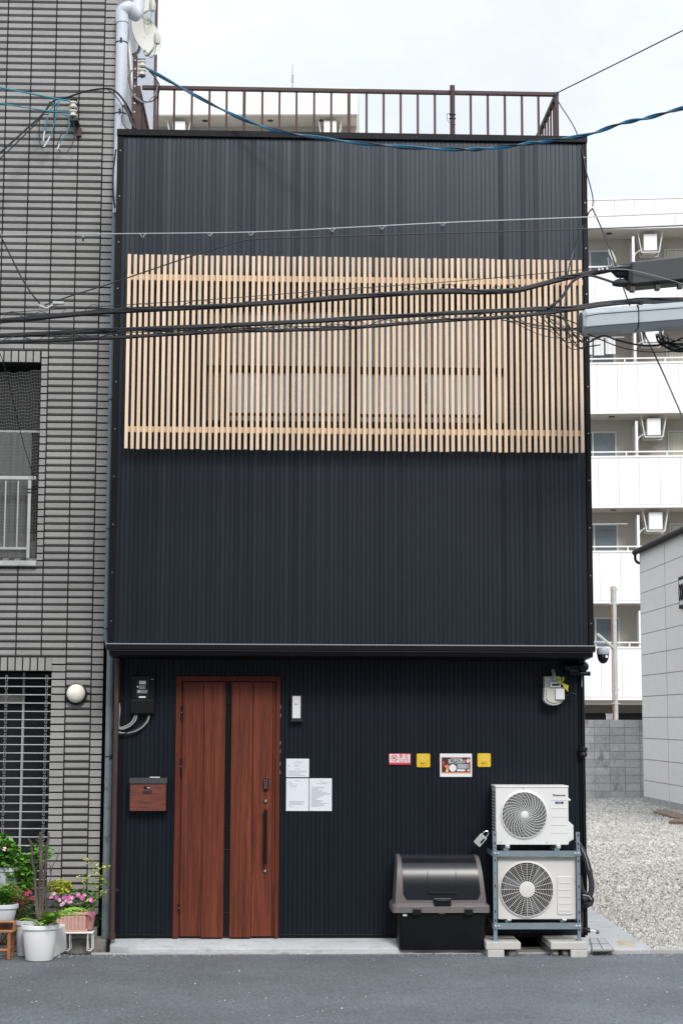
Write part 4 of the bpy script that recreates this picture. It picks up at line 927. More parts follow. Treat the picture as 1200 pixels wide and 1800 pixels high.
# meter lid and tap stub right of the rack
ml = [gr(*q, ZL+.026) for q in ((1035, 1650), (1062, 1650), (1080, 1671.5), (1040, 1672))]
T = thing('meter_lid', 'rusty square metal utility lid set in the concrete by the corner', 'utility lid', tuple(ml[0]))
MB().prism([(p.x, p.y) for p in ml], 'z', ZL+.02, ZL+.027).build('frame', 'iron_lid', T)
cc_ = sum(ml, Vector())/4; inn = [cc_+(p-cc_)*.88 for p in ml]
MB().prism([(p.x, p.y) for p in inn], 'z', ZL+.0275, ZL+.031).build('plate', 'concrete', T)
mid = [(inn[0]+inn[3])/2, (inn[1]+inn[2])/2, (inn[0]+inn[1])/2, (inn[3]+inn[2])/2]
MB().tube([mid[0]+Vector((0, 0, .006)), mid[1]+Vector((0, 0, .006))], .004, 4).tube([mid[2]+Vector((0, 0, .006)), mid[3]+Vector((0, 0, .006))], .004, 4).build('joint', 'iron_lid', T)
T = thing('tap_stub', 'capped water pipe stub sticking out at the foot of the corner', 'pipe stub', tuple(at(1032, 1637, -.1)))
MB().tube([at(1026, 1634, -.1), at(1034, 1636, -.1)], .016, 10).lathe([(.024, -.012), (.024, .012)], at(1034, 1636, -.1), 10, 'x').build('valve', 'black_plastic', T)
MB().tube([at(1034, 1636, -.1), at(1053, 1639.5, -.12)], .009, 8).build('nipple', 'alu', T, smooth=True)
MB().lathe([(.016, -.012), (.016, .012)], at(1050, 1639, -.12), 8, 'x').build('cap', 'dark_metal', T)
pm = [gr(*q, ZL+.0225) for q in ((1083, 1655), (1114, 1653), (1120, 1664), (1090, 1666))]
rn = random.Random(9); mb = MB()
for k in range(46):
    u, v = rn.random(), rn.random(); c = (pm[0]*(1-u)+pm[1]*u)*(1-v)+(pm[3]*(1-u)+pm[2]*u)*v; r_ = rn.uniform(.006, .022); n_ = 7; ph = rn.random()*6
    i0 = len(mb.v); mb.v += [(c.x+r_*1.7*math.cos(6.283*j/n_+ph)*rn.uniform(.6, 1.1), c.y+r_*math.sin(6.283*j/n_+ph)*rn.uniform(.6, 1.1), ZL+.0232+.0001*k/46) for j in range(n_)]; mb.f.append(tuple(i0+j for j in range(n_)))
tag(mb.build('paint_mark', 'yellow_spray', None), 'faded yellow spray mark on the concrete by the gravel', 'paint mark')

# ------------------------------------------------------------------ waste bin
YBf = gr(770, 1671.5, -.062).y
T = thing('waste_bin', 'large black outdoor waste bin with domed lid and taupe rim', 'waste bin', (at(775, 1671, YBf).x, YBf+.25, -.06))
q = lambda x, y, Y=YBf: (at(x, y, Y).x, at(x, y, Y).z)
x0, x1 = q(702, 1671)[0], q(851, 1671)[0]; X0, X1 = q(697.5, 1608)[0], q(856, 1608)[0]; z0, z1 = -.06, q(775, 1607)[1]; dep = .50
def rr_ring(xa, xb, ya, yb_, z, r): return [(x, y, z) for x, y in rrect(xa, xb, ya, yb_, r, 4)]
MB().loft([rr_ring(x0, x1, YBf+.02, YBf+dep-.03, z0, .04), rr_ring(x0-.006, x1+.006, YBf+.012, YBf+dep-.02, z0+.03, .045), rr_ring(X0, X1, YBf-.005, YBf+dep, z1, .05)]).build('body', 'bin_black', T, smooth=True)
Rx0, Rx1 = q(689, 1600)[0], q(860.5, 1600)[0]; zr0, zr1, zr2 = q(775, 1605)[1], q(775, 1593)[1], q(775, 1588)[1]
MB().loft([rr_ring(Rx0, Rx1, YBf-.035, YBf+dep+.03, zr0, .04), rr_ring(Rx0, Rx1, YBf-.035, YBf+dep+.03, zr1, .04), rr_ring(Rx0+.03, Rx1-.03, YBf-.01, YBf+dep+.01, zr2, .04)]).build('rim', 'bin_taupe', T, smooth=True, bevel=.004)
zt = q(775, 1508)[1]
def dome(f, w0, w1, push):
    rg = []; NP = 22
    for k in range(NP+1):
        t = k/NP; a = R(90*t); y = (YBf+.01)+(dep*.60)*(1-math.sin(a)**.72) ; y = YBf+.005+dep*.62*(1-math.sin(a)**.62 if a > 0 else 1); z = zr2+(zt-zr2)*(math.cos(a)**.62 if a < R(89.9) else 0)
        rg.append((y, z))
    return rg
prof = dome(0, 0, 0, 0)
Dx0t, Dx1t, Dx0b, Dx1b = q(700, 1510)[0], q(845, 1510)[0], q(694.5, 1588)[0], q(854.5, 1588)[0]
rg = []
for y, z in prof:
    t = (zt-z)/(zt-zr2); xa, xb = Dx0t+(Dx0b-Dx0t)*t, Dx1t+(Dx1b-Dx1t)*t
    rg.append([(xa, y, z), (xb, y, z), (xb, YBf+dep, z), (xa, YBf+dep, z)])
MB().loft(rg).build('lid', 'bin_taupe', T, smooth=True, bevel=.008)
# black door of the dome: a curved sheet a few millimetres proud
mb = MB(); ga = []; NPp = len(prof)
zd0 = q(775, 1582)[1]
cur = [(y, z) for y, z in prof if z > zd0]+[(prof[-1][0], zd0)]
def off(i):
    y, z = cur[i]; a = cur[max(i-1, 0)]; b = cur[min(i+1, len(cur)-1)]; ty, tz = b[0]-a[0], b[1]-a[1]; l_ = math.hypot(ty, tz) or 1
    return ty/l_, tz/l_
rows_ = []
for i, (y, z) in enumerate(cur):
    ty, tz = off(i); ny, nz = tz, -ty       # outward
    if ny > 0: ny, nz = -ny, -nz
    t = (zt-z)/(zt-zr2); xa, xb = q(707, 1510)[0]+(q(709, 1580)[0]-q(707, 1510)[0])*t, q(837.5, 1510)[0]+(q(846, 1580)[0]-q(837.5, 1510)[0])*t
    cut = .03*max(0, 1-(z-zd0)/.03)**2 if z < zd0+.03 else 0
    rows_.append([(xa+cut, y+ny*.007, z+nz*.007), (xb-cut, y+ny*.007, z+nz*.007), (xb-cut, y-ny*.004, z-nz*.004), (xa+cut, y-ny*.004, z-nz*.004)])
MB().loft(rows_).build('lid_door', 'bin_gloss', T, smooth=True)
def on_dome(x, y_):        # front of the dome at that height
    z = q(x, y_)[1]; Y = min((abs(z-b), a) for a, b in prof)[1]; return at(x, y_, Y).x, Y, at(x, y_, Y).z
for xx in (751, 800.5):
    pts = []
    for y_ in range(1524, 1564, 6):
        x, Y, z = on_dome(xx, y_); pts.append((x, Y-.008, z))
    MB().tube(pts, .0022, 4).build('lid_seam', 'bin_black', T)
x, Y, z = on_dome(753, 1570.5); x2, _, _ = on_dome(803, 1570.5)
MB().tube([(x, Y-.014, z+.008), (x+.006, Y-.018, z), (x2-.006, Y-.018, z), (x2, Y-.014, z+.008)], .006, 8).build('pull', 'black_gloss', T, smooth=True)
f_ = lambda xa, xb, ya, yb_, Y0, Y1, mt, nm, bv=.004: MB().box(*(lambda p, s: (p.x, s.x, Y0, Y1, s.z, p.z))(at(xa, ya, Y0), at(xb, yb_, Y0))).build(nm, mt, T, bevel=bv)
f_(762.5, 792.5, 1580, 1595, YBf-.035, YBf+.02, 'black_gloss', 'centre_latch'); f_(767, 788, 1583, 1586, YBf-.04, YBf-.033, 'bin_black', 'latch_grip')
for xa, xb in ((725.5, 740), (816.5, 831)):
    f_(xa, xb, 1599, 1609.5, YBf-.05, YBf-.02, 'black_plastic', 'side_latch'); f_(xa, xb, 1594.5, 1598.5, YBf-.042, YBf-.02, 'bin_taupe', 'latch_seat')
f_(708, 715, 1606.8, 1611, YBf-.012, YBf-.004, 'poster_white', 'maker_label', .0)
f_(771, 782, 1605, 1607.5, YBf-.03, YBf-.01, 'bin_taupe', 'rim_tab')

# ------------------------------------------------------------------ pot plants by the left neighbour
def leafset(mb, pts, s0, s1, rn, droop=.3, asp=.55):
    for p in pts:
        s = rn.uniform(s0, s1); a = rn.uniform(0, 6.283); e = rn.uniform(-.5, .9)
        d = Vector((math.cos(a)*math.cos(e), math.sin(a)*math.cos(e), math.sin(e)-droop)).normalized(); w_ = d.cross(Vector((rn.uniform(-.4, .4), rn.uniform(-.4, .4), 1))).normalized()*s*asp*.5
        up = w_.cross(d).normalized()*s*.10; p = Vector(p)
        mb.add([p, p+d*s*.35+w_, p+d*s, p+d*s*.35-w_, p+d*s*.45-up], [(0, 1, 4), (1, 2, 4), (2, 3, 4), (3, 0, 4)])
def cloud(c, r, n, rn, top=True):
    o = []
    while len(o) < n:
        v = Vector((rn.uniform(-1, 1), rn.uniform(-1, 1), rn.uniform(-1, 1)))
        if .25 < v.length < 1.: o.append((c[0]+v.x*r[0], c[1]+v.y*r[1], c[2]+v.z*r[2]))
    return o
def stems(mb, base, tips, r, rn):
    for t in tips:
        b = Vector(base)+Vector((rn.uniform(-.03, .03), rn.uniform(-.02, .02), 0)); t = Vector(t); mid = (b+t)/2+Vector((rn.uniform(-.03, .03), rn.uniform(-.02, .02), .02)); mb.tube(spline([b, mid, t], 4), r, 5, False)
def fronds(mb, base, n, ln, rn, spread=1., amin=-3.1416, amax=3.1416, lift=.8):
    for k in range(n):
        a = rn.uniform(amin, amax); L_ = ln*rn.uniform(.7, 1.1); d = Vector((math.cos(a), math.sin(a), 0)); pts = []; s = d.cross(Vector((0, 0, 1)))
        for j in range(11):
            t = j/10; pts.append(Vector(base)+d*L_*spread*t+Vector((0, 0, L_*(lift*t-.75*t*t))))
        mb.tube(pts, .0025, 3, False)
        for j in range(1, 11):
            wd = L_*.26*math.sin(math.pi*min(1, (j/10)**.7*.95+.05)); p = pts[j]; tdir = (pts[j]-pts[j-1]).normalized()
            for sg in (1, -1):
                q = (s*sg+tdir*.45).normalized(); h = tdir*L_*.034; tip = p+q*wd+Vector((0, 0, -.15*wd))
                mb.add([p-h*.8, p+q*wd*.5-h, tip, p+q*wd*.5+h, p+h*.8], [(0, 1, 3, 4), (1, 2, 3)])
def flower(mb, c, r, rn):
    n = 6; ax = Vector((rn.uniform(-.5, .5), -1, rn.uniform(0, .8))).normalized(); e = ax.orthogonal().normalized(); g_ = ax.cross(e); c = Vector(c)
    for k in range(n):
        a = 6.283*k/n+rn.random(); d = e*math.cos(a)+g_*math.sin(a); s = d.cross(ax); mb.add([c, c+d*r*.7+s*r*.38+ax*r*.2, c+d*r*1.05+ax*r*.1, c+d*r*.7-s*r*.38+ax*r*.2], [(0, 1, 2, 3)])
def pot(name, label, c, r0, r1, h, mt, plant='plant', sx=1., rim=.012, n=28, base_cut=False):
    T = thing(name, label, 'potted plant', tuple(c))
    MB().lathe([(r0*.96, 0), (r0, .006), (r1-.004, h-.05), (r1-.004, h-.035), (r1+rim, h-.034), (r1+rim, h-.004), (r1+rim-.004, h), (r1-.006, h), (r1-.008, h-.03)], c, n, sx=1, sy=sx).build('pot', mt, T, smooth=True)
    MB().lathe([(r1-.009, h-.04), (r1-.009, h-.028)], c, n, sx=1, sy=sx).build('soil', 'soil', T); return T
rn = random.Random(21)
# big white tub with cut stems and fern
g0 = gr(65.5, 1691, ZR); sc = .5*(gr(90, 1691, ZR).x-gr(41, 1691, ZR).x); c = Vector((g0.x, g0.y+sc, ZR))
Yc = c.y; h = at(67, 1625, Yc).z-ZR; r1 = .5*(at(100.5, 1625, Yc).x-at(32.5, 1625, Yc).x)
T = pot('potted_fern', 'tall white plastic tub with fern and bare cut stems, nearest the road', c, sc, r1-.014, h, 'pot_white')
zt = ZR+h
mb = MB()
for pts, r_ in (([(68, 1618), (64, 1570), (60, 1530), (55.5, 1500), (54.5, 1478)], .017), ([(72, 1618), (70, 1570), (71.5, 1520), (72, 1490), (71.5, 1463)], .024), ([(76, 1615), (75, 1580), (79, 1530), (82.5, 1490), (85.5, 1464)], .020), ([(71, 1500), (68.5, 1480), (67, 1468)], .010), ([(83, 1612), (85.5, 1570), (89.5, 1535), (97, 1515), (105, 1500)], .007), ([(89.5, 1538), (88, 1528), (90.5, 1521)], .006), ([(80, 1612), (81, 1570), (82, 1545)], .014), ([(66, 1618), (63, 1590), (62, 1560)], .016)):
    P = spline([at(x, y, Yc+rn.uniform(-.03, .05)) for x, y in pts], 4); P = [p+Vector((rn.uniform(-.006, .006), rn.uniform(-.006, .006), 0)) for p in P]; mb.tube(P, [r_*.74*(1-.4*i/len(P))*rn.uniform(.78, 1.25) for i in range(len(P))], 7)
    for k in range(3):
        i = rn.randrange(2, len(P)-1); d = Vector((rn.uniform(-1, 1), rn.uniform(-.6, .3), rn.uniform(.4, 1.2)))*rn.uniform(.015, .05); mb.tube([P[i], P[i]+d], [r_*.5, r_*.22], 5)
mb.build('stems', 'bark', T, smooth=True)
mb = MB(); fronds(mb, (c.x+.06, c.y-.02, zt-.02), 14, .34, rn, .95, -1.6, .8, 1.1); fronds(mb, (c.x+.02, c.y-.05, zt-.02), 9, .24, rn, .85, lift=1.0); mb.build('fern_foliage', 'leaf_fern', T)
# terracotta trough with pink flowers, on a white wire stand
Ys = gr(140, 1673, ZR).y+.115
a, b = at(96, 1604, Ys-.1), at(152, 1637, Ys-.1)
T = thing('flower_trough', 'ribbed terracotta trough of pink flowers on the white wire stand', 'potted plant', ((a.x+b.x)/2, Ys, b.z))
MB().loft([rr_ring(a.x+.012, b.x-.012, Ys-.10, Ys+.08, b.z, .02), rr_ring(a.x+.006, b.x-.006, Ys-.108, Ys+.09, a.z-.022, .02), rr_ring(a.x-.008, b.x+.008, Ys-.12, Ys+.10, a.z-.02, .02), rr_ring(a.x-.008, b.x+.008, Ys-.12, Ys+.10, a.z, .02), rr_ring(a.x+.004, b.x-.004, Ys-.105, Ys+.09, a.z, .02), rr_ring(a.x+.006, b.x-.006, Ys-.10, Ys+.085, a.z-.03, .02)]).build('trough', 'terracotta', T, smooth=True)
for k in range(8): x = a.x+.025+k*(b.x-a.x-.05)/7; MB().tube([(x, Ys-.104, b.z+.015), (x, Ys-.112, a.z-.035)], .011, 8).build('rib', 'terracotta', T, smooth=True)
MB().box(a.x-.004, b.x+.004, Ys-.112, Ys+.09, b.z-.01, b.z+.012).build('base_band', 'terracotta', T, bevel=.004)
mb = MB(); rn = random.Random(31)
cen = at(128, 1590, Ys); leafset(mb, cloud((cen.x, Ys, cen.z), (.20, .11, .075), 520, rn), .02, .045, rn, asp=.4); cen2 = at(140, 1572, Ys+.05); leafset(mb, cloud((cen2.x, Ys+.05, cen2.z), (.13, .08, .05), 240, rn), .02, .045, rn, asp=.45); mb.build('foliage', 'leaf_dark', T)
mb = MB(); cen = at(104, 1560, Ys+.08); leafset(mb, cloud((cen.x, Ys+.08, cen.z), (.13, .10, .07), 520, rn), .022, .04, rn, asp=.7); mb.build('yellow_foliage', 'leaf_yellow', T)
mb = MB(); pale = MB()
for (x, y) in ((95, 1572), (99, 1578), (90, 1577), (113, 1580), (110, 1588), (118, 1584), (122, 1586), (125, 1579), (128, 1580), (137, 1573), (141, 1578), (144, 1579), (148, 1574), (158, 1581), (160, 1583), (109, 1591), (104, 1583), (120, 1578)):
    for k in range(2): (flower(mb, at(x+rn.uniform(-2, 2), y+rn.uniform(-2, 2), Ys-.10+rn.uniform(-.03, .03)), .018, rn) if rn.random() < .75 else flower(pale, at(x+rn.uniform(-2, 2), y, Ys-.11), .017, rn))
flower(mb, at(160, 1607, Ys-.12), .022, rn); flower(mb, at(161, 1609, Ys-.12), .02, rn); flower(mb, at(57, 1580, Ys-.1), .02, rn)
mb.build('blossoms', 'petal_pink', T); pale.build('pale_blossoms', 'petal_pale', T)
mb = MB(); stems(mb, at(140, 1606, Ys-.02), [at(x, y, Ys-.08) for x, y in ((118, 1590), (135, 1588), (150, 1586), (158, 1590), (160, 1606))], .0025, rn)
for k in range(14): p = at(rn.uniform(120, 158), 1603, Ys-.08); mb.tube([p, p+Vector((rn.uniform(-.06, .06), rn.uniform(-.06, 0), rn.uniform(.0, .05)))], .0018, 3, False)
mb.build('dry_stalks', 'leaf_pale', T)
# small round pot with a thin nandina beside it
pz = at(157, 1634, Ys-.02)
T = pot('potted_nandina', 'small pinkish glazed pot with thin pale-leaved shrub at the stand\'s right end', (pz.x, Ys-.02, pz.z), .035, .052, at(157, 1602, Ys).z-pz.z, 'pot_pink', rim=.004)
mb = MB(); br = MB(); rn = random.Random(8)
tips = [(161, 1512), (166, 1528), (141, 1542), (150, 1545), (176, 1538), (183, 1548), (178, 1565), (172, 1572), (168, 1555), (188, 1525), (165, 1585)]
stems(br, at(158, 1603, Ys-.02), [at(x, y, Ys-.03) for x, y in tips], .0018, rn)
for x, y in tips:
    for k in range(11): p = at(x+rn.uniform(-8, 8), y+rn.uniform(-5, 7), Ys-.03+rn.uniform(-.06, .06)); leafset(mb, [p], .034, .06, rn, .2, .5)
br.build('stems', 'leaf_green', T); mb.build('foliage', 'leaf_pale', T)
mb = MB(); leafset(mb, cloud((at(163, 1585, Ys).x, Ys, at(163, 1585, Ys).z), (.06, .06, .07), 120, rn), .015, .03, rn); leafset(mb, cloud((at(170, 1618, Ys).x, Ys+.05, at(170, 1618, Ys).z), (.05, .05, .09), 70, rn), .008, .016, rn); mb.build('undergrowth', 'leaf_dark', T)
# wire stand
T = thing('wire_stand', 'white wire-legged low stand under the terracotta trough', 'stand', (at(140, 1672, Ys).x, Ys, ZR))
zt = at(140, 1636.5, Ys-.1).z-.012
MB().box(at(112, 1636, Ys).x, at(166.5, 1636, Ys).x, Ys-.13, Ys+.02, zt-.012, zt).build('top', 'white_paint', T, bevel=.005)
for q in (121, 160):
    for dy in (-.11, .0):
        x = at(q, 1650, Ys).x; MB().tube([(x-.018, Ys+dy, zt-.006), (x-.022, Ys+dy, ZR+.01), (x-.012, Ys+dy, ZR+.004), (x+.012, Ys+dy, ZR+.004), (x+.022, Ys+dy, ZR+.015), (x+.02, Ys+dy, zt-.006)], .004, 6).build('leg', 'white_paint', T)
# white foam block behind the tub
a, b = gr(91, 1686, ZR), gr(113, 1674, ZR)
fb = MB().prism([(a.x-.1, a.y), (a.x+.005, a.y), (b.x, b.y), (b.x, b.y+.12), (a.x-.1, b.y+.12)], 'z', ZR, at(100, 1637, a.y).z).build('foam_box', 'foam_white', None, bevel=.008)
tag(fb, 'plain white box standing behind the tall white tub', 'box')
# rattan stool with grey pot
Yst = gr(14, 1687, ZR).y
T = thing('rattan_stool', 'honey-brown rattan stool carrying the grey fern pot at the left edge', 'stool', (at(4, 1685, Yst).x, Yst, ZR))
xa, xb = at(-16, 1650, Yst).x, at(16, 1650, Yst).x; zt = at(10, 1620, Yst).z; zm = at(10, 1638, Yst).z; zl = at(10, 1671, Yst).z
for x in (xa, xb):
    for y in (Yst, Yst+.2): MB().tube([(x, y, ZR), (x, y, zm+.01)], .016, 9).build('leg', 'rattan', T, smooth=True)
MB().tube([(xa-.04, Yst-.01, zm), (xb+.025, Yst-.01, zm)], .015, 9).tube([(xa-.04, Yst+.21, zm), (xb+.025, Yst+.21, zm)], .015, 9).tube([(xb+.025, Yst-.01, zm), (xb+.025, Yst+.21, zm)], .015, 9).build('lower_frame', 'rattan', T, smooth=True)
MB().tube(spline([(xa-.04, Yst-.012, zm), (xb+.02, Yst-.012, zm), (xb+.04, Yst-.012, zm+.03), (xb+.04, Yst-.012, zt-.015), (xb+.02, Yst-.012, zt-.005), (xa-.04, Yst-.012, zt-.005)], 4), .012, 8).build('arch', 'rattan', T, smooth=True)
MB().tube([(xa, Yst, zl), (xb, Yst, zl)], .014, 8).tube([(xb, Yst, zl), (xb, Yst+.2, zl+.01)], .012, 8).build('stretcher', 'rattan', T, smooth=True)
MB().box(xa-.03, xb+.02, Yst, Yst+.2, zt-.02, zt-.006).build('seat', 'rattan', T, bevel=.005)
c = Vector((at(4, 1618, Yst+.1).x, Yst+.1, zt-.006))
T = pot('potted_fern', 'grey plastic pot of small fern standing on the rattan stool', c, .10, .125, at(5, 1589, Yst+.1).z-zt+.006, 'pot_grey')
mb = MB(); rn = random.Random(5); zt2 = at(5, 1592, Yst+.1).z
fronds(mb, (c.x, c.y, zt2-.01), 40, .24, rn, .75, lift=1.25); leafset(mb, cloud((c.x, c.y, zt2+.09), (.17, .12, .10), 420, rn), .025, .045, rn); mb.build('foliage', 'leaf_green', T)
# darker stool behind, with terracotta stack and the upper pot
Y2 = Yst+.30
T = thing('rattan_stool', 'dark old rattan stool half hidden between honey stool and white tub', 'stool', (at(28, 1680, Y2).x, Y2, ZR))
x0, x1 = at(-12, 1650, Y2).x, at(36, 1650, Y2).x; z9 = at(30, 1630, Y2).z
for x in (x0, x1):
    for y in (Y2, Y2+.2): MB().tube([(x, y, ZR), (x-.01, y, z9)], .014, 8).build('leg', 'rattan_dark', T, smooth=True)
MB().box(x0-.02, x1+.02, Y2-.02, Y2+.22, z9-.03, z9).build('seat', 'rattan_dark', T, bevel=.006)
for k in range(5): x = x1-.03-k*.035; MB().ring((x, Y2-.01, z9-.09), .03, .004, 14, 4, 'y', 1.6).build('scroll', 'rattan_dark', T)
MB().tube([(x0, Y2, ZR+.09), (x1, Y2, ZR+.09)], .011, 8).build('stretcher', 'rattan_dark', T, smooth=True)
cs = at(32, 1600, Y2+.08); zq = z9
T = thing('terracotta_pots', 'stacked red terracotta pots behind the grey fern pot', 'flower pots', (cs.x, cs.y, z9))
for k in range(4):
    hh = (at(32, 1560, Y2+.08).z-z9)/4; MB().lathe([(.085, 0), (.10, hh*.7), (.112, hh*.72), (.112, hh*.97), (.10, hh*.98)], (cs.x, cs.y, z9+hh*k), 20).build('pot', 'terracotta_red', T, smooth=True)
zq = z9+hh*4
c = Vector((at(15, 1555, Y2+.08).x, Y2+.08, at(15, 1556, Y2+.08).z))
T = pot('potted_rose', 'grey-white pot of leafy rose, highest of the pots at the left edge', c, .095, .125, at(15, 1527, Y2).z-c.z+.01, 'pot_grey')
tag(MB().box(c.x-.14, cs.x+.06, Y2-.01, Y2+.2, zq+.001, c.z-.001).build('shelf_board', 'rattan', None, bevel=.004), 'small brown board under the highest grey-white pot', 'board')
mb = MB(); rn = random.Random(15)
for (x, y, rx_, rz_, n_) in ((10, 1505, .15, .11, 480), (42, 1522, .12, .10, 340), (50, 1552, .07, .06, 150), (2, 1482, .08, .09, 170), (76, 1500, .08, .09, 80), (20, 1540, .11, .05, 120), (60, 1495, .06, .06, 40)):
    p = at(x, y, Y2+.02); leafset(mb, cloud((p.x, p.y, p.z), (rx_, .12, rz_), n_, rn), .032, .068, rn, .25, .75)
mb.build('foliage', 'leaf_green', T)
mb = MB(); stems(mb, (c.x, c.y, c.z+.12), [at(x, y, Y2+.03) for x, y in ((2, 1470), (12, 1490), (28, 1505), (45, 1520), (52, 1545), (30, 1515), (78, 1500))], .004, rn); mb.build('stems', 'bark', T)
mb = MB(); flower(mb, at(8, 1493, Y2-.12), .02, rn); mb.build('blossom', 'petal_pale', T)
# small flowering plant in the gap
p = at(46, 1598, Y2-.05)
T = pot('potted_shrub', 'dark-leaved small shrub with red blooms behind the white tub', (p.x, p.y, ZR), .07, .09, .30, 'pot_grey')
mb = MB(); rn = random.Random(25); leafset(mb, cloud((p.x, p.y, p.z), (.11, .09, .12), 420, rn), .02, .045, rn, asp=.35); mb.build('foliage', 'leaf_dark', T)
mb = MB()
for x, y in ((36, 1586), (33, 1583), (52, 1569), (46, 1572), (55, 1579), (76, 1577)): flower(mb, at(x, y, Y2-.16), .02, rn); flower(mb, at(x+2, y+1, Y2-.16), .017, rn)
mb.build('blossoms', 'petal_red', T)

# ------------------------------------------------------------------ apartment block far behind, right
def frame(O, ang):
    u = Vector((math.cos(ang), -math.sin(ang), 0)); nrm = Vector((math.sin(ang), math.cos(ang), 0))
    def loc(x, y, dep=0.):
        d = ray(x, y); P = CAM+d*((O+nrm*dep-CAM).dot(nrm)/d.dot(nrm)); return (P-O).dot(u), P.z-O.z
    def wor(a, dep, z): return O+u*a+nrm*dep+Vector((0, 0, z))
    return loc, wor
AA = R(7.5); O = at(1035, 1265, 45.); O.z = 0
lo, wo = frame(O, AA)
apt = thing('white_apartment', 'long white apartment block with panelled balconies behind the gravel lot', 'building', tuple(O), rz=-AA)
z_hi, z_lo = lo(1040, 403)[1], lo(1040, 1231)[1]; FH = (z_hi-z_lo)/5; sz = [z_lo+FH*k for k in range(6)]; PHt = lo(1040, 638)[1]-lo(1040, 725)[1]
BD = 1.4; UL, UR = -8., 14.
LB = lambda *a: MB().box(*a)
LB(UL, UR, BD, BD+9, -.1, sz[5]+.2).build('wall', 'apt_wall', apt, local=True)
jx0 = lo(1086, 760)[0]; jw = lo(1122, 760)[0]-jx0; jx0 -= 6*jw
pan = None
for k in range(6):
    top = sz[k]+PHt if k < 5 else lo(1040, 352)[1]
    pr = LB(UL, UR, .02, .14, sz[k], top).box(UL, UR, .14, BD-.001, sz[k], sz[k]+.14).build('balcony' if k < 5 else 'roof_slab', 'apt_soffit', apt, local=True)
    LB(UL, UR, -.01, .0195, sz[k]+.001, sz[k]+.10).build('base_band', 'white_paint', pr, local=True)
    LB(UL, UR, -.02, .16, top+.001, top+.07).build('coping', 'white_paint', pr, local=True)
    n = 17
    for i in range(n):
        a = jx0+jw*(i-1)
        o = LB(a+.008, a+jw-.008, 0, .0195, sz[k]+.115, top-.012).build('panel', 'apt_panel', pr, local=True)
    LB(UL, jx0-jw-.01, 0, .0195, sz[k]+.115, top-.012).box(jx0+jw*(n-1)+.01, UR, 0, .0195, sz[k]+.115, top-.012).build('panel', 'apt_panel', pr, local=True)
    if k < 5:
        LB(UL, UR, .05, .09, top+.20, top+.245).build('railing', 'white_paint', pr, local=True)
        for i in range(12): a = UL+.75+i*1.45; LB(a, a+.04, .05, .09, top+.071, top+.199).build('railing_post', 'white_paint', pr, local=True)
    for i in range(5):
        a = lo(1077, 735)[0]+(i-1)*3.4; MB().lathe([(.11, 0), (.11, .02)], (a, .55, sz[k]-.021), 16).build('downlight', 'dark_metal', pr, local=True)
LB(UL, UR, .3, BD+.01, sz[0]-.16, sz[0]-.002).build('ground_beam', 'apt_soffit', apt, local=True)
LB(UL, UR, BD-.6, BD-.02, -.1, sz[0]-.45).build('ground_floor', 'void', apt, local=True)
for k in range(5):
    zf = sz[k]+.15; zc_ = sz[k+1]
    for j, (xa, xb) in enumerate(((lo(1000, 790, BD)[0], lo(1083, 760, BD)[0]), (lo(1173, 760, BD)[0], lo(1262, 760, BD)[0]))):
        ztop = zc_-.42
        Wn = LB(xa, xb, BD-.06, BD-.001, zf, ztop).build('window', 'apt_frame', apt, local=True)
        xm = (xa+xb)/2
        for (p, q) in ((xa+.06, xm-.03), (xm+.03, xb-.06)): LB(p, q, BD-.07, BD-.0605, zf+.06, ztop-.06).build('pane', 'apt_glass', Wn, local=True)
        wv = MB(); vs = []; n = 16
        for i in range(n+1):
            x = xa+.08+(xm-xa-.25)*i/n; vs += [(x, BD-.085+.008*math.sin(i*2.1), zf+.1+(.5 if (k+j) % 2 else 0)+.05*math.sin(i*1.1)), (x, BD-.085+.008*math.sin(i*2.1), ztop-.08)]
        wv.add(vs, [(2*i, 2*i+2, 2*i+3, 2*i+1) for i in range(n)]).build('curtain', 'apt_curtain', Wn, local=True)
    xp = lo(1118, 760, .3)[0]
    LB(xp-.03, xp+.03, .2, BD-.002, zf, zc_-.28).build('partition', 'apt_panel', apt, local=True)
    LB(xp-.045, xp+.045, .15, .199, zf, zc_-.25).build('partition_post', 'white_paint', apt, local=True)
# hanging outdoor units under the soffits
names = ['bottom', 'second', 'third', 'fourth', 'top']
def hung(wo_, a, zs, label, ang, dep=.25, w_=.48, h_=.62):
    P = wo_(a, dep, zs); T = thing('outdoor_unit', label, 'air conditioner', tuple(P), group='units hung under the apartment soffits', rz=-ang)
    MB().box(-w_/2, w_/2, 0, .8, -h_-.14, -.14).build('casing', 'white_paint', T, local=True, bevel=.012)
    for s in (-1, 1):
        for y in (.06, .7): MB().tube([(s*(w_/2+.22), y, -.001), (s*(w_/2+.08), y, -h_-.2)], .024, 6).build('hanger', 'apt_frame', T, local=True)
    for y in (.06, .7): MB().tube([(-w_/2-.08, y, -h_-.2), (w_/2+.08, y, -h_-.2)], .026, 6).build('cross_bar', 'apt_frame', T, local=True)
    MB().tube(spline([(-w_/2, .3, -h_), (-w_/2-.3, .3, -h_-.2), (-w_/2-.4, .4, -h_-.6), (-w_/2-.25, .5, -h_-.9)]), .03, 6).build('lagged_line', 'apt_frame', T, local=True, smooth=True)
au = lo(1149, 750, .25)[0]
for k in range(5):
    if k == 0: continue
    hung(wo, au, sz[k+1], ['', 'small white air conditioner hung under a soffit just above the grey siding roof', 'small white air conditioner hung below the third white balcony band from top', 'small white air conditioner half hidden behind the grey cable closure', 'small white air conditioner hung under the top roof soffit at right'][k], AA)
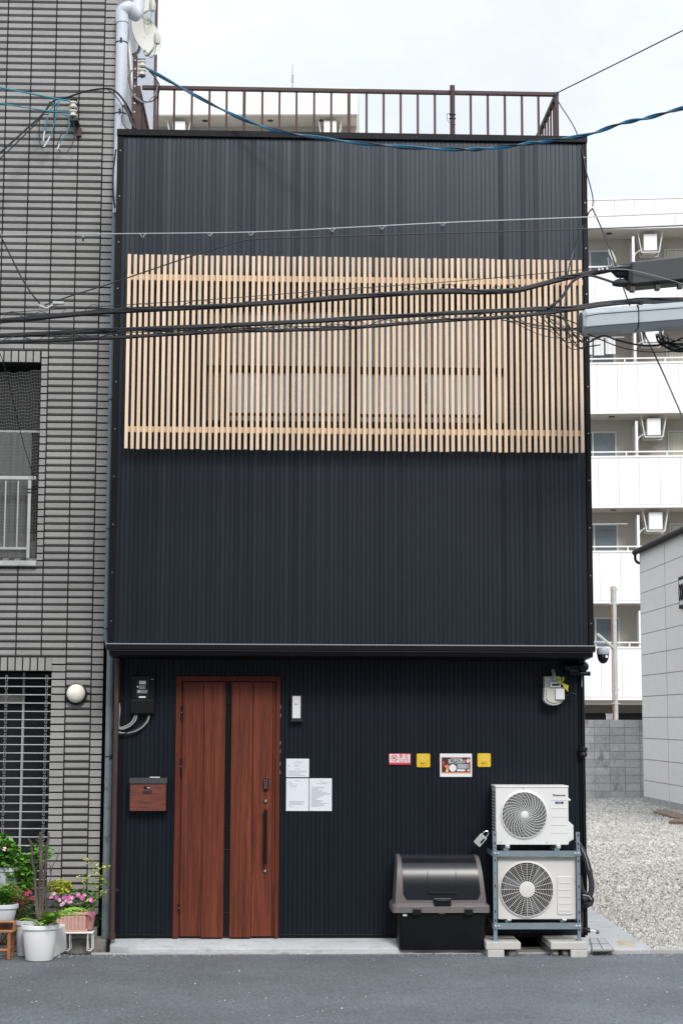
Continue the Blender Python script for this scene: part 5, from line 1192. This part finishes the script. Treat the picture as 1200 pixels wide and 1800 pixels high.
# dish and roller sign on balconies
P = wo(lo(1076, 455, .3)[0], .35, lo(1076, 448, .3)[1])
T = thing('satellite_dish', 'tiny white dish on the top balcony of the white apartment block', 'satellite dish', tuple(P))
nn = Vector((.75, -.6, .35)).normalized(); e = nn.cross(Vector((0, 0, 1))).normalized(); up = e.cross(nn)
MB().loft([[P+e*.24*s*math.cos(6.283*i/20)+up*.29*s*math.sin(6.283*i/20)+nn*d for i in range(20)] for s, d in ((.05, -.05), (.6, -.03), (1, 0), (.97, -.012), (.5, -.05))]).build('reflector', 'dish', T, smooth=True)
MB().tube([P-nn*.05, P-nn*.05-Vector((0, 0, .5))], .022, 8).build('mount', 'alu', T)
# laundry poles with washing on two balconies
for k, lab in ((3, 'towels drying on the balcony just below the grey cable closure'), (1, 'bare pale drying pole on the balcony beside the siding building\'s gutter')):
    a0, a1 = lo(1038, 610, .2)[0]-.4, lo(1088, 610, .2)[0]; zz = sz[k+1]-.55
    T = thing('laundry_pole', lab, 'laundry', tuple(wo(a0, .3, zz)), rz=-AA)
    MB().tube([(0, 0, 0), (a1-a0+.2, 0, 0)], .022, 6).build('pole', 'alu_pale', T, local=True)
    rn = random.Random(k)
    if k == 3:
        for j in range(3):
            x = .1+j*.42; vs = []
            for i in range(9): vs += [(x+.36*i/8, .01*math.sin(i*1.8), 0), (x+.36*i/8, .014*math.sin(i*1.8), -.62-.04*(j % 2))]
            MB().add(vs, [(2*i, 2*i+2, 2*i+3, 2*i+1) for i in range(8)]).build('towel', 'roller_white', T, local=True)
# second apartment block, up behind the roof railing
AB = R(3.2); O2 = at(627, 1265, 47.); O2.z = 0
lo2, wo2 = frame(O2, AB)
ap2 = thing('tall_apartment', 'taller white apartment block showing its roof edge behind the rusty railing', 'building', tuple(O2), rz=-AB)
zs2, zt2 = lo2(600, 201)[1], lo2(600, 155)[1]; U0 = -19.
LB(U0, 0, 1.3, 9, -.1, zs2+.1).build('wall', 'apt_wall', ap2, local=True)
rs = LB(U0, -.03, .02, 9, zs2, zt2-.02).build('roof_slab', 'apt_soffit', ap2, local=True)
LB(U0, .0, -.02, 9.1, zt2-.019, zt2+.03).build('coping', 'white_paint', rs, local=True)
for i in range(24): LB(-.62-i*.62+.006, -.62-i*.62+.614, 0, .0195, zs2+.03, zt2-.03).build('panel', 'apt_panel', rs, local=True)
LB(-.06, .0, -.015, .3, zs2-3, zs2-.001).build('end_fin', 'apt_wall', ap2, local=True)
for q in (563, 475, 360): a = lo2(q, 222, .6)[0]; MB().lathe([(.11, 0), (.11, .02)], (a, .6, zs2-.021), 16).build('downlight', 'dark_metal', rs, local=True)
hung(wo2, lo2(580, 215, .25)[0], zs2, 'white unit hung under the soffit behind the middle of the railing', AB)
hung(wo2, lo2(314, 215, .25)[0], zs2, 'white unit hung under the soffit behind the left end of the railing', AB)
P = wo2(lo2(507, 150)[0], 3, zt2); 
T = thing('roof_antenna', 'thin antenna mast on the far roof above the railing', 'antenna', tuple(P))
Pt = at(507, 112, P.y); MB().tube([P, (P.x, P.y, Pt.z)], [.035, .012], 6).build('mast', 'cable_grey', T)
MB().box(P.x-.05, P.x+.05, P.y-.05, P.y+.05, Pt.z-.75, Pt.z-.45).build('junction', 'cable_grey', T)

# ------------------------------------------------------------------ block wall at the end of the lot
YW2 = gr(1080, 1405, ZL).y
bw = thing('block_wall', 'stained grey concrete block wall closing the gravel lot', 'wall', (5.5, YW2, ZL))
BX0, BX1 = 2.0, at(1133, 1300, YW2).x+2.4; ztop = at(1080, 1265.5, YW2).z; nC = 10; ch = (ztop-ZL+.0)/nC
MB().box(BX0, BX1, YW2+.012, YW2+.14, -.2, ztop-.004).build('core', 'mortar', bw)
bwid = at(1110, 1330, YW2).x-at(1083.5, 1330, YW2).x
x00 = at(1045, 1330, YW2).x-bwid*8
src = None; rn = random.Random(6)
for r_ in range(nC):
    for i in range(17):
        x = x00+i*bwid; 
        if x+bwid > BX1 or x < BX0: continue
        p = (x+.006, YW2+rn.uniform(-.002, .002), ZL+r_*ch+.006)
        if src is None: src = MB().box(0, bwid-.012, 0, .150, 0, ch-.012).build('block', 'cmu', None); src.parent = bw; o = src
        else: o = bpy.data.objects.new('block', src.data); COL.objects.link(o); o.parent = bw
        o.location = Vector(p)-OFF[bw.name]
# pole with stay arm behind it
YPp = 42.0
T = thing('steel_pole', 'weathered white steel pole with slanted stay arm behind the block wall', 'pole', tuple(at(1082, 1264, YPp)))
b0, b1 = at(1083, 1290, YPp), at(1079.5, 1031, YPp)
MB().tube([(b0.x, YPp, -.1), (b0.x, YPp, b1.z)], .075, 12).build('shaft', 'alu_pale', T, smooth=True)
MB().tube([(b0.x-.11, YPp-.03, .2), (b0.x-.11, YPp-.03, b1.z)], .018, 6).build('conduit', 'terracotta_red', T)
p = at(1080, 1141, YPp); q = at(1049, 1115, YPp-.1); d = (Vector(q)-Vector(p)).normalized()
MB().tube([p, q], .06, 8).build('stay_arm', 'alu_pale', T, smooth=True)
for y in (1036, 1062, 1135, 1212, 1237): z = at(1082, y, YPp).z; MB().box(b0.x-.15, b0.x+.13, YPp-.07, YPp+.07, z-.018, z+.018).build('clamp', 'alu', T)
bx = at(1072, 1262, YW2+.05)
tag(MB().box(at(1066, 1262, YW2+.05).x, at(1076, 1262, YW2+.05).x, YW2+.03, YW2+.13, ztop, ztop+.13).box(at(1065, 1262, YW2+.05).x, at(1077, 1262, YW2+.05).x, YW2+.02, YW2+.14, ztop+.131, ztop+.16).build('junction_box', 'white_paint', None), 'small white box on top of the block wall by the pole', 'box')

# ------------------------------------------------------------------ grey siding building at the right
XS = atx(1134, 1411, 0)if False else None
YG0 = gr(1133.5, 1411, ZL).y-.3
XW = at(1131, 1330, YG0).x
sb = thing('siding_building', 'low building with pale grey panel siding and dark gutter at the right edge', 'building', (XW+3, YG0-6, ZL))
zt = at(1122.5, 972, YG0).z; Y0b = YG0-14
MB().box(XW+.03, XW+7, Y0b, YG0, ZL-.05, zt).build('wall', 'mortar', sb)
MB().box(XW-.02, XW+.028, Y0b, YG0+.01, ZL-.05, ZL+.17).build('footing', 'kerb', sb)
nrow = 12; z0 = at(1133, 1409, YG0).z; rh = (zt-z0)/nrow; pw = 2.75
for r_ in range(nrow):
    for c_ in range(5):
        y1 = YG0+.004-c_*pw; MB().box(XW-.004, XW+.0285, y1-pw+.05, y1, z0+r_*rh+.012, z0+(r_+1)*rh-.004).build('siding_panel', 'siding', sb)
MB().box(XW-.01, XW+.03, YG0+.0045, YG0+.03, z0, zt).build('corner_trim', 'siding', sb)
gz = at(1116, 962, YG0).z
MB().box(XW-.13, XW+7, Y0b-.2, YG0+.12, zt+.002, zt+.09).build('roof_edge', 'gutter', sb)
MB().tube([(XW-.11, Y0b-.2, zt+.02), (XW-.11, YG0+.14, zt+.02)], .07, 10).build('gutter', 'gutter', sb, smooth=True)
MB().prism([(XW-.10, zt+.091), (XW+7, zt+.091), (XW+3.5, zt+.9)], 'y', Y0b-.2, YG0+.1).build('roof', 'gutter', sb)
MB().tube(spline([(XW-.11, YG0+.06, zt-.02), (XW-.11, YG0+.06, zt-.16), (XW-.05, YG0+.06, zt-.24), (XW+.02, YG0+.06, zt-.25)], 4), .035, 8).build('outlet', 'gutter', sb, smooth=True)
wy = atx(1196, 1040, XW).y; wz1, wz0 = atx(1196, 1015, XW).z, atx(1196, 1071, XW).z
Wn = MB().box(XW-.05, XW-.0045, wy-1.2, wy, wz0, wz1).build('window', 'gutter', sb)
MB().box(XW-.056, XW-.0505, wy-1.12, wy-.08, wz0+.08, wz1-.08).build('pane', 'glass_upper', Wn)
for k in range(5): y = wy-.2-k*.2; MB().ring((XW-.075, y, (wz0+wz1)/2), .07, .012, 16, 4, 'x', 2.4).build('grille_scroll', 'gutter', Wn)
# scrap timber leaning along its foot
for i, (xa, ya, xb, yb_, lab) in enumerate(((1157, 1430, 1215, 1446, 'old dark plank lying on the gravel along the siding building'), (1180, 1448, 1215, 1450, 'short dark board on the gravel, nearest of the scrap timber'))):
    a, b = gr(xa, ya, ZL+.03), gr(xb, yb_, ZL+.03); d = (b-a).normalized(); s = Vector((-d.y, d.x, 0))*(.12-.03*i)
    zz = ZL+.06+.02*i
    o = MB().add([a+s+Vector((0, 0, .05)), a-s, b-s, b+s+Vector((0, 0, .05)), a+s+Vector((0, 0, .09)), a-s+Vector((0, 0, .05)), b-s+Vector((0, 0, .05)), b+s+Vector((0, 0, .09))], [(0,3,2,1),(4,5,6,7),(0,1,5,4),(1,2,6,5),(2,3,7,6),(3,0,4,7)]).build('plank', 'timber_old', None)
    tag(o, lab, 'plank', 'scrap timber')

# ------------------------------------------------------------------ unseen building added across the street, its stepped roofline shaping the cladding's reflections
ob = MB().box(-32, 4.5, -54, -41, -.1, 18.5).box(4.5, 34, -54, -41.3, -.1, 12.5)
o = ob.build('unseen_reflected_building', 'plaster', None); struct(o)
for r_ in range(5):
    for c_ in range(7):
        MB().box(-30+c_*5.3, -27.4+c_*5.3, -41.0005, -40.97, 1.2+r_*3.25, 2.9+r_*3.25).build('window', 'glass_dark', o)

# ------------------------------------------------------------------ cables over the street
def cable(name, label, pts, r, mt, group='overhead cables', sub=6, n=6, extra=None, cat='cable'):
    P = spline([at(x, y, Y) for x, y, Y in pts], sub)
    T = thing(name, label, cat, tuple(P[0]), group)
    MB().tube(P, r, n).build('strand', mt, T, smooth=True); return T, P
def twist(T, P, r, amp, turns, mt, ph=0, name='strand'):
    L_ = len(P); o = []; N_ = max(60, int(turns*10))
    for i in range(N_+1):
        t = i/N_*(L_-1); k = min(int(t), L_-2); p = P[k].lerp(P[k+1], t-k); a = 6.283*turns*i/N_+ph
        o.append(p+Vector((0, math.cos(a)*amp, math.sin(a)*amp)))
    MB().tube(o, r, 5).build(name, mt, T, smooth=True)
YQ = -2.0
ins = at(250, 118, .1)
pts = [(252, 116, .05), (330, 160, -.3), (420, 206, -.62), (500, 232, -.85), (600, 247, -1.1), (700, 257.5, -1.4), (800, 262, -1.65), (850, 261, -1.75), (920, 253, -1.85), (960, 247, -1.9), (1030, 237, -2.0), (1090, 217, -2.1), (1140, 206, -2.2), (1205, 188, -2.3), (1300, 165, -2.5)]
T, P = cable('service_drop', 'bright blue twisted cable sagging in front of the railing and roof edge', pts, .009, 'cable_blue')
twist(T, P, .009, .011, 9, 'cable_blue'); twist(T, P, .006, .013, 9, 'cable_black', 3.1)
cable('guy_wire', 'thin straight wire rising from the railing corner into the sky', [(976, 164, YRl), (1085, 110, -.6), (1205, 50, -1.4), (1300, 2, -2)], .0065, 'cable_black')
cable('loose_wire', 'thin slack wire hanging from the railing corner past the right edge', [(974, 164, .02), (985, 185, -.1), (1000, 208, -.25), (1012, 230, -.42), (1021, 256, -.45), (1030, 300, -.5), (1038, 330, -.6), (1042, 350, -.8), (1041, 362, -1)], .0055, 'cable_black')
cable('drop_wire', 'black wire slanting down behind both closures at the right', [(1041, 366, -1), (1065, 420, -1.2), (1090, 490, -1.5), (1110, 545, -1.6), (1135, 592, -1.7), (1165, 655, -1.8), (1200, 735, -1.9), (1230, 800, -2)], .0065, 'cable_black')
cable('branch_wire', 'short kinked black wire at the lattice\'s top right corner', [(1041, 366, -1), (1034, 374, -.9), (1028, 390, -.8), (1018, 410, -.8), (1005, 450, -.8), (998, 480, -.9), (993, 530, -1.2), (992, 560, -1.5), (1000, 590, -1.7)], .006, 'cable_black')
Tm, Pm = cable('messenger_wire', 'thin silver wire with small hooks crossing above the lattice', [(-60, 415, YQ), (0, 413, YQ), (200, 410.5, YQ), (440, 407.5, YQ), (620, 399, YQ), (800, 390, YQ), (1030, 381, YQ), (1200, 374, YQ), (1300, 370, YQ)], .0045, 'wire_silver')
for x, y in ((145, 411), (250, 411), (368, 409), (440, 408), (583, 401), (670, 397), (777, 391)):
    h_ = MB().tube(spline([at(x-8, y-1, YQ), at(x-3, y+1, YQ), at(x, y+6, YQ), at(x+1, y+9, YQ), at(x+3, y+3, YQ), at(x+8, y-1, YQ)], 4), .0035, 5).build('hook', 'wire_silver', Tm)
    MB().cyl(at(x+1, y+6, YQ), at(x+1, y+12, YQ), .008, 8).build('hook_clamp', 'cable_black', h_) if False else MB().cyl(at(x+1, y+6, YQ), at(x+1, y+12, YQ), .008, 8).build('hook_clamp', 'cable_black', Tm)
cable('tail_wire', 'thin black wire hung just under the silver messenger wire', [(78, 536, YQ), (130, 518, YQ), (200, 496, YQ), (330, 452, YQ), (400, 430, YQ), (442, 420.5, YQ), (550, 416.5, YQ), (700, 411.5, YQ), (800, 409, YQ), (1030, 402, YQ), (1200, 396, YQ), (1300, 392, YQ)], .0055, 'cable_black')
def zig(T, pts, amp0, amp1, step, rn, r=.0026):
    P = [at(x, y, Y) for x, y, Y in pts]; P = spline(P, 8); o = []; ln = sum((P[i+1]-P[i]).length for i in range(len(P)-1)); n = int(ln/step)
    for i in range(n+1):
        t = i/n*(len(P)-1); k = min(int(t), len(P)-2); p = P[k].lerp(P[k+1], t-k)
        o.append(p+Vector((rn.uniform(-.02, .02), rn.uniform(-.02, -.005), (amp1 if i % 2 else amp0)*rn.uniform(.7, 1.15))))
    MB().tube(spline(o, 4), r, 4, False).build('lashing', 'cable_black', T)
rn = random.Random(44)
A_ = [(-60, 570, YQ), (0, 564, YQ), (100, 555, YQ), (200, 547, YQ), (400, 537, YQ), (600, 523, YQ), (760, 512.5, YQ), (850, 513, YQ), (910, 509, YQ), (960, 497, YQ), (1000, 487, YQ), (1040, 479, YQ), (1085, 472, YQ-.05), (1110, 470, YQ-.1)]
T, P = cable('cable_bundle', 'uppermost thick black cable bundle running into the black splice box', A_, .022, 'cable_black')
twist(T, P, .011, .014, 6, 'cable_black'); twist(T, P, .009, .018, 4, 'cable_black', 2)
mA = [(-60, 556, YQ), (0, 550, YQ), (200, 537, YQ), (400, 524, YQ), (600, 508, YQ), (800, 494, YQ), (1030, 473, YQ), (1085, 466, YQ), (1110, 463, YQ)]
MB().tube(spline([at(*q) for q in mA]), .0032, 5).build('support_wire', 'cable_black', T); zig(T, A_[:9], -.012, .062, .14, rn)
B_ = [(-60, 594, YQ), (0, 590, YQ), (100, 585, YQ), (200, 580, YQ), (400, 571.5, YQ), (600, 561.5, YQ), (800, 549.5, YQ), (900, 545, YQ), (1000, 541, YQ), (1060, 533, YQ), (1130, 527.5, YQ), (1200, 526, YQ), (1300, 527, YQ)]
T, P = cable('cable_bundle', 'middle black cable bundle passing just over the grey closure', B_, .019, 'cable_black')
twist(T, P, .010, .014, 5, 'cable_black', 1)
C_ = [(-60, 606, YQ-.1), (0, 601, YQ-.1), (100, 598, YQ-.1), (200, 593, YQ-.1), (400, 582.5, YQ-.1), (500, 580, YQ-.1), (600, 577, YQ-.1), (700, 569, YQ-.1), (800, 562, YQ-.1), (900, 556, YQ-.1), (1000, 545, YQ-.1), (1060, 536, YQ-.1), (1130, 531, YQ-.1), (1300, 531, YQ-.1)]
T, P = cable('cable_bundle', 'lowest black cable bundle in front of the lattice', C_, .015, 'cable_black')
twist(T, P, .007, .012, 7, 'cable_black', 1); zig(T, C_[:10], -.008, .055, .13, rn); zig(T, C_[:10], -.01, .05, .21, rn, .0035)
cable('branch_cable', 'black cable curving up from the middle bundle to the splice box', [(962, 541, YQ-.03), (985, 525, YQ-.03), (1003, 498, YQ-.03), (1020, 486, YQ-.03), (1038, 484, YQ-.03), (1060, 490, YQ-.03), (1080, 496, YQ-.05), (1105, 496, YQ-.1)], .011, 'cable_black')
cable('branch_cable', 'black cable drooping from the lattice\'s right end under the grey closure', [(960, 553, YQ-.12), (990, 560, YQ-.12), (1010, 590, YQ-.12), (1030, 602, YQ-.12), (1060, 590, YQ-.12), (1085, 598, YQ), (1130, 607, YQ), (1170, 604, YQ), (1210, 590, YQ)], .008, 'cable_black')
cable('branch_cable', 'thin black cable from the bundles trailing under the grey closure', [(880, 562, YQ-.12), (960, 573, YQ-.12), (1010, 580, YQ-.12), (1040, 590, YQ-.12), (1090, 610, YQ), (1140, 618, YQ), (1200, 616, YQ), (1260, 606, YQ)], .005, 'cable_black')
cable('branch_cable', 'looping thin wire beside the left end of the grey closure', [(985, 548, YQ-.15), (998, 575, YQ-.15), (1002, 598, YQ-.15), (1020, 613, YQ-.15), (1028, 604, YQ-.15), (1012, 585, YQ-.15), (1000, 590, YQ-.15), (996, 605, YQ-.15), (1008, 614, YQ-.15), (1030, 608, YQ-.15)], .0038, 'cable_black')
# coil of slack cables at the right edge
T = thing('cable_coil', 'untidy coil of black cables under the grey closure at the right edge', 'cable', tuple(at(1185, 600, YQ)), 'overhead cables')
rn = random.Random(3)
for k in range(11):
    cx_, cy_ = 1190+rn.uniform(-6, 16), 588+rn.uniform(-4, 6); rx_, ry_ = rn.uniform(26, 50), rn.uniform(14, 27); a0 = rn.uniform(-.1, .2)
    MB().tube(spline([at(cx_+rx_*math.cos(R(t))-.2*ry_*math.sin(R(t)), cy_+ry_*math.sin(R(t)), YQ+rn.uniform(-.06, .06)) for t in range(-15, 200, 24)], 4), rn.choice((.005, .007, .009)), 5).build('loop', 'cable_black', T, smooth=True)
rn = random.Random(12)
T = thing('wire_tangle', 'loose thin wires bunched where the cables pass the lattice\'s right end', 'cable', tuple(at(1000, 560, YQ)), 'overhead cables')
for k in range(9):
    x0_, x1_ = rn.uniform(880, 985), rn.uniform(1015, 1110); y0_, y1_ = rn.uniform(548, 560), rn.uniform(560, 612); pts_ = []
    for j in range(6):
        t = j/5; pts_.append(at(x0_+(x1_-x0_)*t, y0_+(y1_-y0_)*t+rn.uniform(8, 26)*math.sin(math.pi*t)+rn.uniform(-3, 3), YQ-.05+rn.uniform(-.05, .12)))
    MB().tube(spline(pts_, 6), rn.choice((.003, .004, .005)), 5).build('wire', 'cable_black', T, smooth=True)
for k in range(5):
    x0_ = rn.uniform(40, 150); pts_ = [at(x0_+rn.uniform(60, 120)*j, rn.uniform(556, 566)+26-(x0_+90*j)*.02, YQ-.03+rn.uniform(-.05, .05)) for j in range(6)]
    MB().tube(spline(pts_, 6), .0035, 5).build('wire', 'cable_black', T, smooth=True)
# splice box and closure
def hexbox(x0, x1, yt0, yb0, yt1, yb1, Y, dep, mt, T, cham=.22, name='shell'):
    rg = []
    for x, yt, yb2, s in ((x0, yt0, yb0, .80), (x0+6, yt0, yb0, 1.), (x1, yt1, yb1, 1.)):
        a, b = at(x, yt, Y), at(x, yb2, Y); h_ = a.z-b.z; m_ = (a.z+b.z)/2; h_ *= s; d = dep*s
        q = [(-d*.5, -h_*(.5-cham)), (-d*.5, h_*(.5-cham)), (-d*.3, h_*.5), (d*.3, h_*.5), (d*.5, h_*(.5-cham)), (d*.5, -h_*(.5-cham)), (d*.3, -h_*.5), (-d*.3, -h_*.5)]
        rg.append([(a.x, Y+yy, m_+zz) for yy, zz in q])
    return MB().loft(rg).build(name, mt, T, bevel=.006)
T = thing('splice_box', 'long black cable splice box at the right edge, upper of the two', 'cable closure', tuple(at(1150, 507, YQ)))
hexbox(1100, 1290, 464, 508, 444, 491, YQ, .24, 'closure_black', T, .08)
MB().box(at(1102, 470, YQ).x, at(1290, 470, YQ).x, YQ-.125, YQ-.1, at(1150, 500, YQ).z, at(1150, 499, YQ).z).build('seam', 'black_trim', T) if False else None
for q in (1112, 1156, 1196): p = at(q, 507-(q-1112)*.07, YQ-.1); MB().box(p.x-.018, p.x+.018, YQ-.1, YQ-.04, p.z-.02, p.z+.02).build('hanger_lug', 'closure_black', T); MB().tube(spline([p+Vector((.01, 0, 0)), p+Vector((.015, 0, -.04)), p+Vector((.002, 0, -.05))]), .002, 4).build('hanger_wire', 'wire_silver', T)
for ya, yb_ in ((470, 480), (497, 499)): MB().tube([at(1072 if ya < 480 else 1076, ya+1.5, YQ), at(1086, yb_-2, YQ), at(1101, yb_-2, YQ)], [.018, .05 if ya < 480 else .035, .055 if ya < 480 else .036], 10).build('gland', 'closure_black', T, smooth=True)
for q in (1052, 1058, 1066): p = at(q, 474-(q-1052)*.1, YQ-.03); MB().box(p.x-.008, p.x+.008, YQ-.05, YQ-.02, p.z-.008, p.z+.008).build('clip', 'alu', T)
MB().tube(spline([at(1068, 452, YQ), at(1070, 468, YQ), at(1074, 474, YQ)]), .006, 5).build('hook', 'cable_grey', T)
MB().tube(spline([at(1070, 473, YQ-.06), at(1105, 474, YQ-.14), at(1150, 484, YQ-.15), at(1205, 500, YQ-.15)]), .003, 5).build('tag_wire', 'wire_silver', T)
T = thing('cable_closure', 'long grey cable closure with black strap at the right edge, lower of the two', 'cable closure', tuple(at(1120, 585, YQ)))
YQ2 = YQ-.12
hexbox(1020, 1290, 547, 588, 527, 568, YQ2, .25, 'closure_grey', T, .2)
MB().lathe([(.085, 0), (.085, .03), (.03, .035)], at(1019.5, 567, YQ2), 12, 'x').build('end_cap', 'closure_black', T, smooth=True)
hexbox(1111, 1116, 538.5, 582.5, 538.5, 582, YQ2, .268, 'closure_black', T, .2, 'strap')
for y0, y1 in ((555.5, 542), (577, 562)): MB().tube([at(1027, y0, YQ2-.128), at(1050, y0-4, YQ2-.128), at(1288, y1-8, YQ2-.128)], .0025, 4).build('seam', 'dark_metal', T)
p = at(1126, 533, YQ2); MB().box(p.x-.018, p.x+.012, YQ2-.02, YQ2+.02, at(1126, 541, YQ2).z, at(1126, 529, YQ2).z).build('hanger', 'black_plastic', T)
# left: spool insulators, their leads
def insulator(label, c, pts_post):
    T = thing('spool_insulator', label, 'insulator', tuple(c), 'spool insulators')
    for k in range(2):
        z = c.z+.045-k*.085; MB().lathe([(.022, -.034), (.038, -.030), (.038, -.018), (.026, -.010), (.026, .004), (.038, .012), (.038, .024), (.022, .028)], (c.x, c.y, z), 18).build('spool', 'porcelain', T, smooth=True)
    MB().cyl((c.x, c.y, c.z-.10), (c.x, c.y, c.z+.09), .008, 8).build('pin', 'dark_metal', T); pts_post(T)
c = at(250, 119, .02)
def pp(T):
    a, b = at(240, 97, .06), at(244, 232, .06); MB().box(a.x-.032, a.x+.012, .05, .056, b.z, a.z).box(a.x-.032, a.x-.026, .0562, .10, b.z, a.z).build('bracket_post', 'rust_brown', T)
    for k in range(7): z = a.z-.05-.085*k; MB().cyl((a.x-.01, .047, z), (a.x-.01, .0495, z), .008, 8).build('bolt_hole', 'poster_white', T)
    for k in range(2): MB().box(a.x-.02, c.x+.03, .02, .028, c.z+.085-.175*k, c.z+.095-.175*k).build('yoke', 'dark_metal', T)
insulator('two cream spool insulators on a drilled brown post at the roof corner', c, pp)
YI = YT-.14
c2 = at(128.5, 191, YI)
insulator('cream spool insulators bracketed to the tiled wall at upper left', c2, lambda T: (MB().box(c2.x-.03, c2.x+.03, YT-.15, YT, c2.z+.095, c2.z+.11).box(c2.x-.03, c2.x+.05, YT-.15, YT, c2.z-.115, c2.z-.10).build('bracket', 'dark_metal', T), MB().box(at(138, 232, YT).x-.02, at(138, 232, YT).x+.03, YT-.03, YT, at(138, 240, YT).z, at(138, 226, YT).z).build('anchor', 'rust_brown', T)))
cable('loop_lead', 'tangle of dark wire loops beneath the roof corner insulators', [(262, 124, 0.02), (272, 135, 0), (280, 150, 0), (277, 168, 0), (265, 178, 0), (250, 176, .02), (236, 166, .02), (228, 150, .02), (226, 135, .03), (232, 122, .04)], .006, 'cable_black')
cable('loop_lead', 'blue-grey looped lead below the insulators beside the railing end', [(255, 117, .02), (268, 128, 0), (276, 142, 0), (275, 160, 0), (266, 172, 0), (255, 180, 0), (240, 172, .02), (228, 160, .02)], .006, 'cable_grey')
cable('wire_pair', 'upper turquoise wire pair reaching the insulators on the tiled wall', [(-40, 143, YI-.6), (0, 153, YI-.5), (50, 163, YI-.3), (90, 171, YI-.12), (124, 177, YI-.02)], .008, 'cable_cyan', group='wires at the tiled wall')
cable('wire_pair', 'lower turquoise wire reaching the insulators on the tiled wall', [(-40, 174, YI-.6), (0, 181, YI-.5), (50, 189, YI-.3), (90, 195, YI-.12), (122, 197, YI-.02)], .006, 'cable_cyan', group='wires at the tiled wall')
cable('black_lead', 'twisted black leads sweeping over the tiled wall to the white pipe', [(-40, 300, YI-.5), (0, 268, YI-.4), (40, 232, YI-.2), (75, 200, YI-.08), (95, 176, YI), (120, 170, YI), (150, 160, YI-.05), (185, 155, .06), (203, 160, .06), (220, 180, .06), (233, 205, .06), (238, 228, 0)], .009, 'cable_black', group='wires at the tiled wall')
cable('black_lead', 'second thinner black lead slanting below the twisted leads', [(-40, 312, YI-.5), (0, 278, YI-.4), (40, 240, YI-.2), (72, 206, YI-.06), (88, 178, YI)], .006, 'cable_black', group='wires at the tiled wall')
cable('black_lead', 'thin black leads fanning down the white pipe to the black cap', [(190, 157, .06), (205, 170, .06), (216, 190, .06), (214, 212, .06), (224, 226, .02), (236, 228, 0)], .005, 'cable_black', group='wires at the tiled wall')
cable('black_lead', 'thick taped black lead end beside the white pipe', [(217, 184, .05), (225, 196, .05), (231, 212, .03), (238, 226, 0)], .014, 'cable_black', group='wires at the tiled wall')
for pts, mt, lab in (([(104, 176, YI), (92, 188, YI), (86, 197, YI), (84, 204, YI), (79, 226, YI), (76, 247, YI)], 'cable_cyan', 'leftmost turquoise pigtail hanging below the wall insulators'),
                     ([(106, 172, YI), (100, 190, YI), (97, 208, YI), (90, 235, YI), (77, 258, YI)], 'cable_cyan', 'straight turquoise pigtail with white end below the wall insulators'),
                     ([(108, 200, YI), (118, 204, YI), (122, 215, YI), (118, 232, YI), (106, 250, YI), (101, 262, YI)], 'cable_cyan', 'rightmost curved turquoise pigtail below the wall insulators'),
                     ([(85, 200, YI), (71, 205, YI), (69, 235, YI), (72, 258, YI), (82, 257, YI)], 'cable_black', 'left black wire loop below the wall insulators'),
                     ([(126, 205, YI), (131, 225, YI), (128, 250, YI), (114, 270, YI), (103, 262, YI), (102, 248, YI), (110, 232, YI)], 'cable_black', 'right black wire loop below the wall insulators')):
    T, P = cable('pigtail_wire', lab, pts, .0048, mt, group='wires at the tiled wall')
    if mt == 'cable_cyan': MB().tube(P[-6:], .0075, 6).build('bare_end', 'poster_white', T)
T, P = cable('lashed_wire', 'black twisted wire dropping down the tiled wall to the cable bundles', [(-6, 404, YQ), (2, 416, YQ), (20, 452, YQ), (38, 488, YQ), (55, 515, YQ), (70, 533, YQ)], .006, 'cable_black'); twist(T, P, .004, .006, 14, 'cable_black')
T, P = cable('wire_connector', 'silver connector block tying wires above the bundles at left', [(68, 536, YQ), (82, 541, YQ), (90, 537, YQ), (106, 533, YQ)], .009, 'alu', cat='connector')
MB().box(P[-1].x-.06, P[-1].x+.03, YQ-.02, YQ+.02, P[-1].z-.008, P[-1].z+.012).build('block', 'alu', T, bevel=.003); MB().tube(spline([P[0], P[0]+Vector((.03, 0, -.05)), P[0]+Vector((.08, 0, -.04)), P[0]+Vector((.03, 0, -.01))]), .004, 5).build('tail', 'cable_grey', T)
cable('stay_wire', 'thin wire running down across the netted window to its railing', [(-10, 600, YT-.5), (8, 645, YT-.4), (40, 775, YT-.2), (58, 835, YT-.1), (63, 862, YT-.06)], .004, 'cable_black', group='wires at the tiled wall')
print('objects', len(bpy.data.objects))
